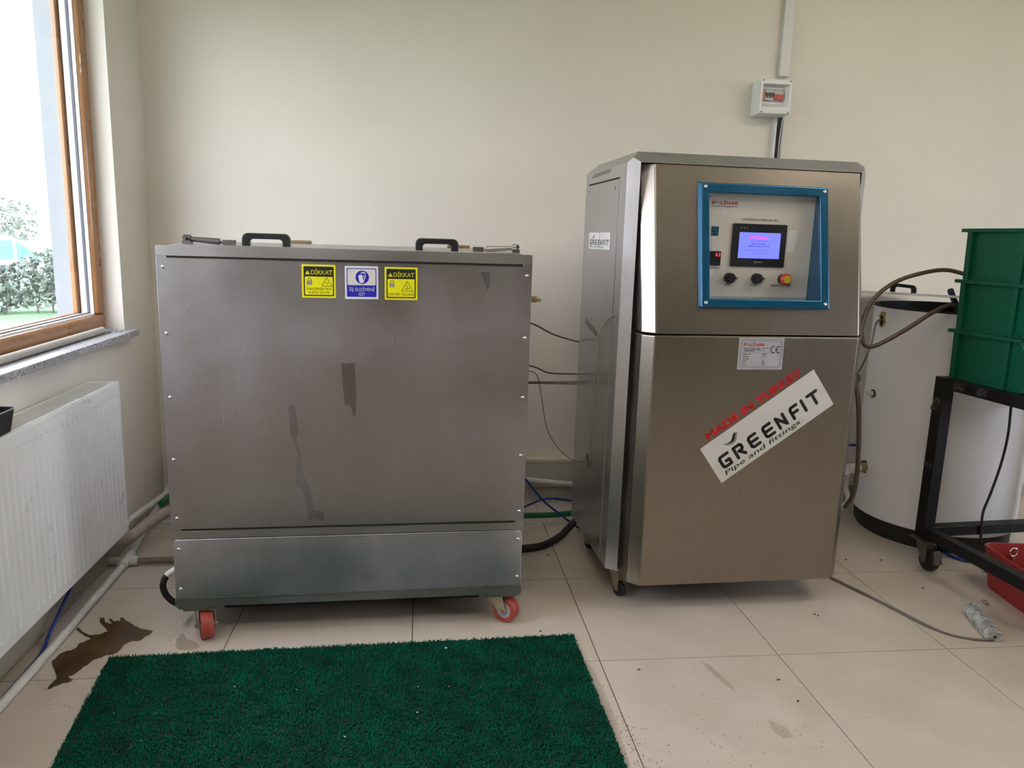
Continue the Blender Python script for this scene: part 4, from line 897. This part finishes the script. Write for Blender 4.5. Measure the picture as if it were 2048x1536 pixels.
for (x, y, z, w_, h_) in ((-.0275, .0, .72, .045, .03), (-.0275, .004, .69, .05, .02), (-.0245, -.10, .80, .06, .03), (-.0245, -.22, .80, .05, .032), (-.0275, .0, .45, .05, .016)):
    MB().poly([(y - w_ / 2, z - h_ / 2), (y - w_ * .1, z - h_ * .35), (y + w_ / 2, z - h_ * .5), (y + w_ * .45, z + h_ * .2), (y + w_ * .1, z + h_ / 2), (y - w_ * .45, z + h_ * .3)], plane((x, 0, 0), (0, 1, 0), (0, 0, 1), (-1, 0, 0)), .0006).build('tape_scrap', TAPE, ct)
def cart_caster(x, y, a):
    rot = Matrix.Rotation(a, 4, 'Z'); o0 = Vector((x, y, 0))
    def T(v): return o0 + rot @ Vector(v)
    c_ = MB().box(x - .05, y - .045, .126, x + .05, y + .045, .1345)
    c_.cyl(T((0, 0, .126)), T((0, 0, .108)), .034, 16)
    for s_ in (-1, 1): c_.prism([(-.03, .110), (.03, .110), (.036, .04), (.014, .03)], lambda a_, b_, d_: T((a_, d_, b_)), s_ * .022, s_ * .026)
    c_.cyl(T((.026, -.034, .044)), T((.026, .034, .044)), .007, 8)
    ob = c_.build('caster', DARKMET, ct, smooth=35)
    w_ = MB().lathe([(0, -.016), (.040, -.016), (.044, -.012), (.044, .012), (.040, .016), (0, .016)], ax='y', n=30)
    w_.v = [tuple(T((p[0] + .026, p[1], p[2] + .0445))) for p in w_.v]; w_.build('wheel', BLACKR, ob, smooth=40)
    br_ = MB().prism([(-.020, .0), (.020, .0), (.015, .055), (-.015, .055)], lambda a_, b_, d_: T((.072 - b_ * .25 + d_, a_, .042 + b_)), 0, .004)
    br_.build('brake_pedal', pm('worn_zinc', (.34, .34, .33), .4, .9, var=.3, scale=60), ob)
for x, y, a in ((0.0, -.02, -1.5), (CW, -.02, -1.2), (0, -CL, -1.8), (CW, -CL, -.7)): cart_caster(x, y, a)
line('hanging_cable', [aty(2025, 790, 2.84), aty(2022, 815, 2.84), aty(2016, 870, 2.84), aty(2003, 925, 2.84), aty(1982, 985, 2.84), aty(1966, 1025, 2.84), aty(1963, 1060, 2.84), aty(1961, 1085, 2.84)], .0052, BLACKR, 'black cable hanging inside the cart frame', 'cable', 8)
# green bins
def kart(x, y, z): return KO + Vector((x * math.cos(KA) - y * math.sin(KA), x * math.sin(KA) + y * math.cos(KA), z))
def green_bin(z, label, y0=0.0, front=-.385):
    o = thing('storage_bin', label, 'bin', kart(.018, y0 - .01, z), KA, 'stacked green bins')
    Wd, Hh, th = .33, .196, .004
    prof_ = [(.0, 0), (.010, Hh), (-.305, Hh), (front, .095), (front + .05, 0)]
    side_ = plane((0, 0, 0), (0, 1, 0), (0, 0, 1), (1, 0, 0))
    MB().prism(prof_, side_, 0, th).prism(prof_, side_, Wd - th, Wd).box(th, front + .05, 0, Wd - th, 0, th).prism([(0, 0), (.010, Hh), (.006, Hh), (-.004, 0)], side_, th, Wd - th).prism([(front + .05, 0), (front, .095), (front + .004, .095), (front + .054, 0)], side_, th, Wd - th).build('shell', GREENB, o)
    MB().box(-.022, -.31, Hh - .013, th, .03, Hh + .001).box(Wd - th, -.31, Hh - .012, Wd + .012, .03, Hh + .001).box(-.012, .012, Hh - .012, Wd + .012, .03, Hh + .0005).build('rim', GREENB, o, bevel=.002)
    MB().prism([(-.305, Hh + .001), (-.312, Hh - .010), (front - .004, .090), (front - .004, .100)], side_, -.012, .005).prism([(-.305, Hh + .001), (-.312, Hh - .010), (front - .004, .090), (front - .004, .100)], side_, Wd - .005, Wd + .012).build('hopper_edge', pm('green_bin_edge', (.010, .11, .058), .4), o)
    for y, w_ in ((-.014, .026), (-.262, .022)):
        MB().prism([(y - w_ / 2, .0), (y + w_ / 2, 0), (y + w_ / 2 + (.006 if y > -.1 else 0), Hh - .012), (y - w_ / 2 + (.006 if y > -.1 else 0), Hh - .012)], side_, -.014, .001).build('corner_rib', GREENB, o, bevel=.001)
    MB().prism([(-.30, .0), (0, 0), (0, .012), (-.30, .012)], side_, -.004, .001).build('bottom_rib', GREENB, o)
green_bin(.8205, 'lowest of the three stacked green plastic bins'); green_bin(1.0185, 'middle of the three stacked green plastic bins'); green_bin(1.2165, 'topmost of the three stacked green plastic bins')
# red bin with metal pieces
rb = thing('red_bin', 'red plastic tub on the floor under the cart', 'tub', (2.262, 2.672, 0), math.radians(-7))
A_ = [(a, b, 0) for a, b in rrect(.012, -.56, .40, -.012, .03, 5)]; B_ = [(a, b, .168) for a, b in rrect(-.012, -.585, .425, .010, .04, 5)]
C_ = [(a, b, .168) for a, b in rrect(-.004, -.577, .417, .002, .035, 5)]; D_ = [(a, b, .006) for a, b in rrect(.018, -.554, .394, -.018, .026, 5)]; nA = len(A_)
F = [tuple(range(nA - 1, -1, -1)), tuple(3 * nA + i for i in range(nA))]
for ra in (0, nA, 2 * nA):
    for i in range(nA): F.append((ra + i, ra + (i + 1) % nA, ra + nA + (i + 1) % nA, ra + nA + i))
MB().add(A_ + B_ + C_ + D_, F).build('tub_shell', REDB, rb, smooth=40)
MB().tube([Vector(q) for q in B_] + [Vector(B_[0])], .0045, 6).build('tub_rim', REDB, rb, smooth=60)
ring_ = [(a, b, .105) for a, b in rrect(-.0055, -.578, .4175, .0045, .038, 5)]
MB().tube([Vector(q) for q in ring_] + [Vector(ring_[0])], .0022, 6).build('tub_ridge', pm('red_dark', (.20, .012, .012), .5), rb, smooth=60)
eb = thing('eye_bolt', 'shiny eye bolt standing up in the red tub', 'bolt', atz(2025, 1122, .105))
MB().torus(.017, .0038, (0, 0, .037), 'y', 24, 8).build('eye', CHROME, eb, smooth=60)
MB().cyl((0, 0, .020), (0, 0, -.06), .005, 10).cyl((0, 0, .022), (0, 0, .014), .009, 12).build('shank', CHROME, eb, smooth=40)
FIT = pm('pipe_fitting_grey', (.20, .19, .17), .4, .7, var=.3, scale=40)
spots = [(.07, -.10, 'near the tub\'s far corner'), (.15, -.07, 'beside the far rim'), (.10, -.20, 'behind the cart rail'), (.22, -.14, 'in the tub\'s middle'), (.08, -.31, 'at the tub\'s left wall'), (.20, -.30, 'towards the near half'), (.31, -.10, 'at the right far corner'), (.31, -.24, 'at the right wall'), (.14, -.42, 'near the front'), (.28, -.42, 'near the front right')]
for i, (x, y, w_) in enumerate(spots):
    f_ = MB().cyl((-.035, 0, 0), (.035, 0, 0), .024, 16).cyl((.035, 0, 0), (.055, 0, 0), .032, 6).cyl((-.05, 0, 0), (-.035, 0, 0), .018, 14).build('pipe_fitting', FIT, None, smooth=35)
    a = math.radians(-7); f_.location = (2.262 + x * math.cos(a) - y * math.sin(a), 2.672 + x * math.sin(a) + y * math.cos(a), .042 + .035 * (i % 2)); f_.rotation_euler = (0, random.uniform(-.3, .3), random.uniform(0, 3))
    tag(f_, 'grey metal pipe fitting in the red tub, ' + w_, 'fitting', 'fittings in the red tub')
line('blue_tube', [(2.20, 2.95, .01), atz(1880, 1098, .008), atz(1898, 1110, .007), atz(1925, 1120, .007), atz(1962, 1127, .007), (2.36, 2.76, .007)], .0068, HOSEBL, 'blue tube on the floor behind the cart caster', 'tube', 8)
# power strip
e0 = Vector((1.975, 2.228, 0)); e1 = Vector((2.035, 2.432, 0)); sd = (e1 - e0); sl_ = sd.length
ps = thing('power_strip', 'grimy white power strip on the floor by the red tub', 'power strip', e0, math.atan2(sd.y, sd.x))
prof_ = [(-.027, 0), (.027, 0), (.027, .022), (.020, .036), (-.020, .036), (-.027, .022)]
MB().prism(prof_, plane((0, 0, 0), (0, 1, 0), (0, 0, 1), (1, 0, 0)), 0, sl_).build('strip_body', STRIPW, ps, bevel=.005, seg=3)
for i in range(5):
    x = sl_ * (i + .55) / 5.1
    s_ = MB().lathe([(.0185, .034), (.0185, .0445), (.0150, .0445), (.0150, .030)], (x, -.004, 0), 'z', 20).build('socket', STRIPW, ps, smooth=40)
    MB().poly(circ(x, -.004, .0148, 16), plane((0, 0, .0368), (1, 0, 0), (0, 1, 0), (0, 0, 1)), 0).build('socket_well', pm('well_shadow', (.20, .20, .19), .7), s_)
    for s__ in (-.006, .006): MB().cyl((x, -.004 + s__, .0365), (x, -.004 + s__, .0375), .0026, 8).build('pin_hole', BLK, s_)
MB().poly(circ(.0, .018, .0055, 12), plane((-.0006, 0, 0), (0, 1, 0), (0, 0, 1), (1, 0, 0)), 0).build('cord_entry', BLK, ps)
inv = Matrix.Translation(e0) @ Matrix.Rotation(math.atan2(sd.y, sd.x), 4, 'Z'); inv.invert()
for dx, dz in ((0, .0045), (.006, .0045)):
    pts = [atz(1630, 1140, dz), atz(1662, 1156, dz), atz(1720, 1184, dz), atz(1790, 1219, dz), atz(1850, 1250, dz), atz(1900, 1269, dz), atz(1950, 1279, dz), Vector((1.972, 2.224, .012))]
    pts = [inv @ (q + Vector((dx * (1 if i < 5 else -.3), dx * .6, 0))) for i, q in enumerate(pts)]
    MB().tube(CM(pts, 6), .0036, 8).build('cord', CORD, ps, smooth=60)
cl = MB().tube(CM([atz(1966, 1199, .003), atz(1973, 1203, .003), atz(1976, 1209, .003), atz(1970, 1208, .003), atz(1963, 1201, .003)], 4), .0016, 6).build('spring_clip', DARKMET, None, smooth=60)
tag(cl, 'small bent wire clip on the floor beside the tub', 'clip')

# ------------------------------------------------------------------ green mat
mat = thing('floor_mat', 'dark green curly loop mat in front of the tank', 'mat', (-.22, 1.9, 0))
MC = [(-.961, 2.300), (.515, 2.351), (.533, 1.30), (-.850, 1.30)]
def jitter_edge(a, b, n, amp):
    return [(a[0] + (b[0] - a[0]) * k / n + random.uniform(-amp, amp), a[1] + (b[1] - a[1]) * k / n + random.uniform(-amp, amp)) for k in range(n)]
out = []
for k in range(4): out += jitter_edge(MC[k], MC[(k + 1) % 4], 90, .003)
fl = lambda a, b, d: Vector((a + .22, b - 1.9, d))
MB().prism(out[::-1], fl, .001, .006).build('mat_base', MATB, mat)
N = 62000
U = rng.uniform(0, 1, N); Vv = rng.uniform(0, 1, N) ** 1.0
topx = -.961 + U * 1.476; topy = 2.300 + U * .051; botx = -.850 + U * 1.383; boty = np.full(N, 1.30)
cx = topx + (botx - topx) * Vv; cyy = topy + (boty - topy) * Vv
cx += .22; cyy -= 1.9
th = rng.uniform(0, 2 * np.pi, N); R_ = rng.uniform(.0028, .0052, N); hh = rng.uniform(.006, .0105, N); wv = rng.uniform(.0008, .0013, N); tl = rng.normal(0, .5, N)
K = 5; vs = np.zeros((N, (K + 1) * 2, 3))
for k in range(K + 1):
    a = np.pi * 1.15 * k / K - .1; px = R_ * np.cos(a); pz = .0045 + hh * np.sin(a)
    lean = tl * .4 * (pz - .0045) + (k / K - .5) * .003
    for s_, sg in ((0, -1), (1, 1)):
        lx, ly = px, lean + sg * wv
        vs[:, k * 2 + s_, 0] = cx + lx * np.cos(th) - ly * np.sin(th); vs[:, k * 2 + s_, 1] = cyy + lx * np.sin(th) + ly * np.cos(th); vs[:, k * 2 + s_, 2] = pz
nv_ = (K + 1) * 2
fq = np.array([[2 * k, 2 * k + 2, 2 * k + 3, 2 * k + 1] for k in range(K)])
faces = (fq[None] + (np.arange(N) * nv_)[:, None, None]).reshape(-1, 4)
me = bpy.data.meshes.new('mat_loops'); me.vertices.add(N * nv_); me.vertices.foreach_set('co', vs.reshape(-1).astype(np.float32))
me.loops.add(faces.size); me.loops.foreach_set('vertex_index', faces.reshape(-1).astype(np.int32)); me.polygons.add(len(faces))
me.polygons.foreach_set('loop_start', (np.arange(len(faces)) * 4).astype(np.int32)); me.polygons.foreach_set('loop_total', np.full(len(faces), 4, np.int32)); me.update(calc_edges=True); me.validate()
tag(link('mat_loops', me, MATG, mat), kind='stuff')
for i, (u, v, s_, w_) in enumerate(((892, 1296, .009, 'largest pale crumb on the mat, near its far edge'), (470, 1373, .006, 'pale crumb on the left middle of the mat'), (836, 1421 - 48, .005, 'curled pale shaving at the mat\'s middle'), (898, 1373, .005, 'pale shaving right of the mat\'s middle'), (835, 1425, .006, 'pale hair-like shaving low on the mat'), (227, 1426, .004, 'tiny crumb by the mat\'s left edge'), (593, 1379, .004, 'tiny crumb left of the mat\'s middle'), (690, 1473, .005, 'brownish crumb low on the mat'), (283, 1481, .004, 'tiny pale crumb low left on the mat'))):
    P_ = atz(u, v, .014); b_ = bmesh.new(); bmesh.ops.create_icosphere(b_, subdivisions=1, radius=s_ * .5)
    for vv in b_.verts: vv.co.x *= random.uniform(1, 1.6); vv.co.z *= .5; vv.co *= random.uniform(.7, 1.2)
    me = bpy.data.meshes.new('crumb'); b_.to_mesh(me); b_.free(); o = link('crumb', me, PALE); o.location = P_; o.rotation_euler.z = random.uniform(0, 3); tag(o, w_, 'crumb', 'crumbs on the mat')

# ------------------------------------------------------------------ puddle, grime and specks on the floor
pud = [(435, 1065), (420, 1000), (395, 935), (440, 895), (500, 860), (545, 850), (590, 825), (610, 795), (660, 778), (700, 760), (650, 738), (615, 715), (585, 690), (600, 672), (640, 708), (690, 732), (760, 728), (830, 705), (790, 660), (765, 625), (768, 600), (800, 598), (806, 630), (862, 648), (850, 628), (835, 615), (848, 603), (872, 628), (930, 625), (918, 605), (932, 597), (952, 602), (965, 620), (1010, 645), (1060, 670), (1120, 690), (1175, 702), (1115, 742), (1070, 775), (1010, 778), (950, 810), (915, 850), (870, 880), (780, 905), (730, 918), (690, 945), (640, 975), (600, 1010), (520, 1048), (560, 1075), (470, 1105), (365, 1150), (400, 1100)]
def rough_outline(P, it=3, amp=.10):
    for _ in range(it):
        Q = []
        for i, a in enumerate(P):
            b = P[(i + 1) % len(P)]; L = math.hypot(b[0] - a[0], b[1] - a[1]); nx, ny = -(b[1] - a[1]), b[0] - a[0]; k = random.uniform(-amp, amp)
            Q += [a, ((a[0] + b[0]) / 2 + nx * k, (a[1] + b[1]) / 2 + ny * k)]
        P = Q; amp *= .8
    return P
pud = rough_outline(pud)
pp3 = [atz(u / 3.84, 1080 + v / 3.84, 0) for u, v in pud]
P0 = sum(pp3, Vector()) / len(pp3)
o = MB().prism([(q.x - P0.x, q.y - P0.y) for q in pp3], lambda a, b, d: Vector((a, b, d)), .0004, .0014).build('puddle', PUDD, None, fix=True, loc=(P0.x, P0.y, 0)); tag(o, 'brown puddle on the tiles between radiator pipe and mat', 'puddle')
def patch(pix, mt, label, name='stain', zz=.0013):
    q = [atz(u, v, 0) for u, v in pix]; c0 = sum(q, Vector()) / len(q)
    o = MB().poly([(a.x - c0.x, a.y - c0.y) for a in q], lambda a, b, d: Vector((a, b, d)), 0).build(name, mt, None, loc=(c0.x, c0.y, zz)); tag(o, label, 'stain'); return o
patch([(350, 1290), (360, 1270), (368, 1268), (372, 1278), (392, 1285), (400, 1296), (380, 1302), (355, 1300)], WET, 'small brown wet patch by the tank\'s left caster', 'wet_patch')
patch([(1400, 1322), (1418, 1330), (1466, 1372), (1470, 1384), (1440, 1362)], DIRTF, 'yellowish dried streak on the tiles right of the mat')
patch([(1535, 1440), (1572, 1455), (1588, 1475), (1566, 1478), (1545, 1462)], DIRTF, 'yellowish smear at the end of the dried streak')
patch([(1170, 1325), (1185, 1335), (1225, 1420), (1262, 1536), (1245, 1536), (1200, 1410)], DIRTF, 'grimy band beside the mat\'s right edge')
gs = MB()
for (u0, v0, u1, v1, n_s, sp_) in ((1180, 1335, 1290, 1536, 70, 14), (1235, 1440, 1330, 1536, 60, 30), (1400, 1430, 1500, 1530, 40, 40), (1560, 1400, 1700, 1520, 26, 50), (1300, 1370, 1420, 1420, 30, 30), (60, 1360, 150, 1440, 30, 10), (330, 1200, 352, 1290, 30, 12)):
    for k in range(n_s):
        t = random.random(); P_ = atz(u0 + (u1 - u0) * t + random.gauss(0, sp_), v0 + (v1 - v0) * t + random.gauss(0, sp_ * .7), 0)
        rx, ry, a0 = random.uniform(.001, .006), random.uniform(.0006, .0018), random.uniform(0, 3.1)
        ca, sa = math.cos(a0), math.sin(a0)
        if P_.x > XW + .03 and not (-.97 < P_.x < .535 and P_.y < 2.355): gs.poly([(P_.x + rx * x * ca - ry * y * sa, P_.y + rx * x * sa + ry * y * ca) for x, y in circ(0, 0, 1, 8)], lambda a, b, d: Vector((a, b, d)), .0006 + .00001 * len(gs.f))
o = gs.build('floor_dirt', pm('scuff_dirt', (.10, .085, .06), .8, alpha=.5)); tag(o, 'scattered dark scuffs and dirt specks on the floor tiles', 'dirt', kind='stuff')
for i, (u, v, w_) in enumerate(((1629, 1228, 'tiny dark chip in front of the cabinet, left of a pair'), (1636, 1231, 'tiny dark chip in front of the cabinet, right of a pair'), (1692, 1119, 'dark speck at the cabinet\'s right corner'), (1762, 1120, 'dark speck between cabinet and cart caster'), (1846, 1176, 'dark speck left of the power strip'), (1278, 1339, 'dark curl on the tile right of the mat'), (1596, 1402, 'dark chip on the tile below the cabinet'), (1557, 1359, 'small dark chip by the tile joint'), (1096, 1110, 'dark chip between tank and cabinet'), (1081, 1262, 'reddish-brown scrap at the mat\'s far edge'))):
    P_ = atz(u, v, .002); o = MB().box(-.005, -.002, -.0016, .005, .002, .0016).build('floor_chip', DIRT, None, bevel=.001); o.location = P_; o.rotation_euler.z = random.uniform(-1, 1); tag(o, w_, 'chip', 'chips on the floor')
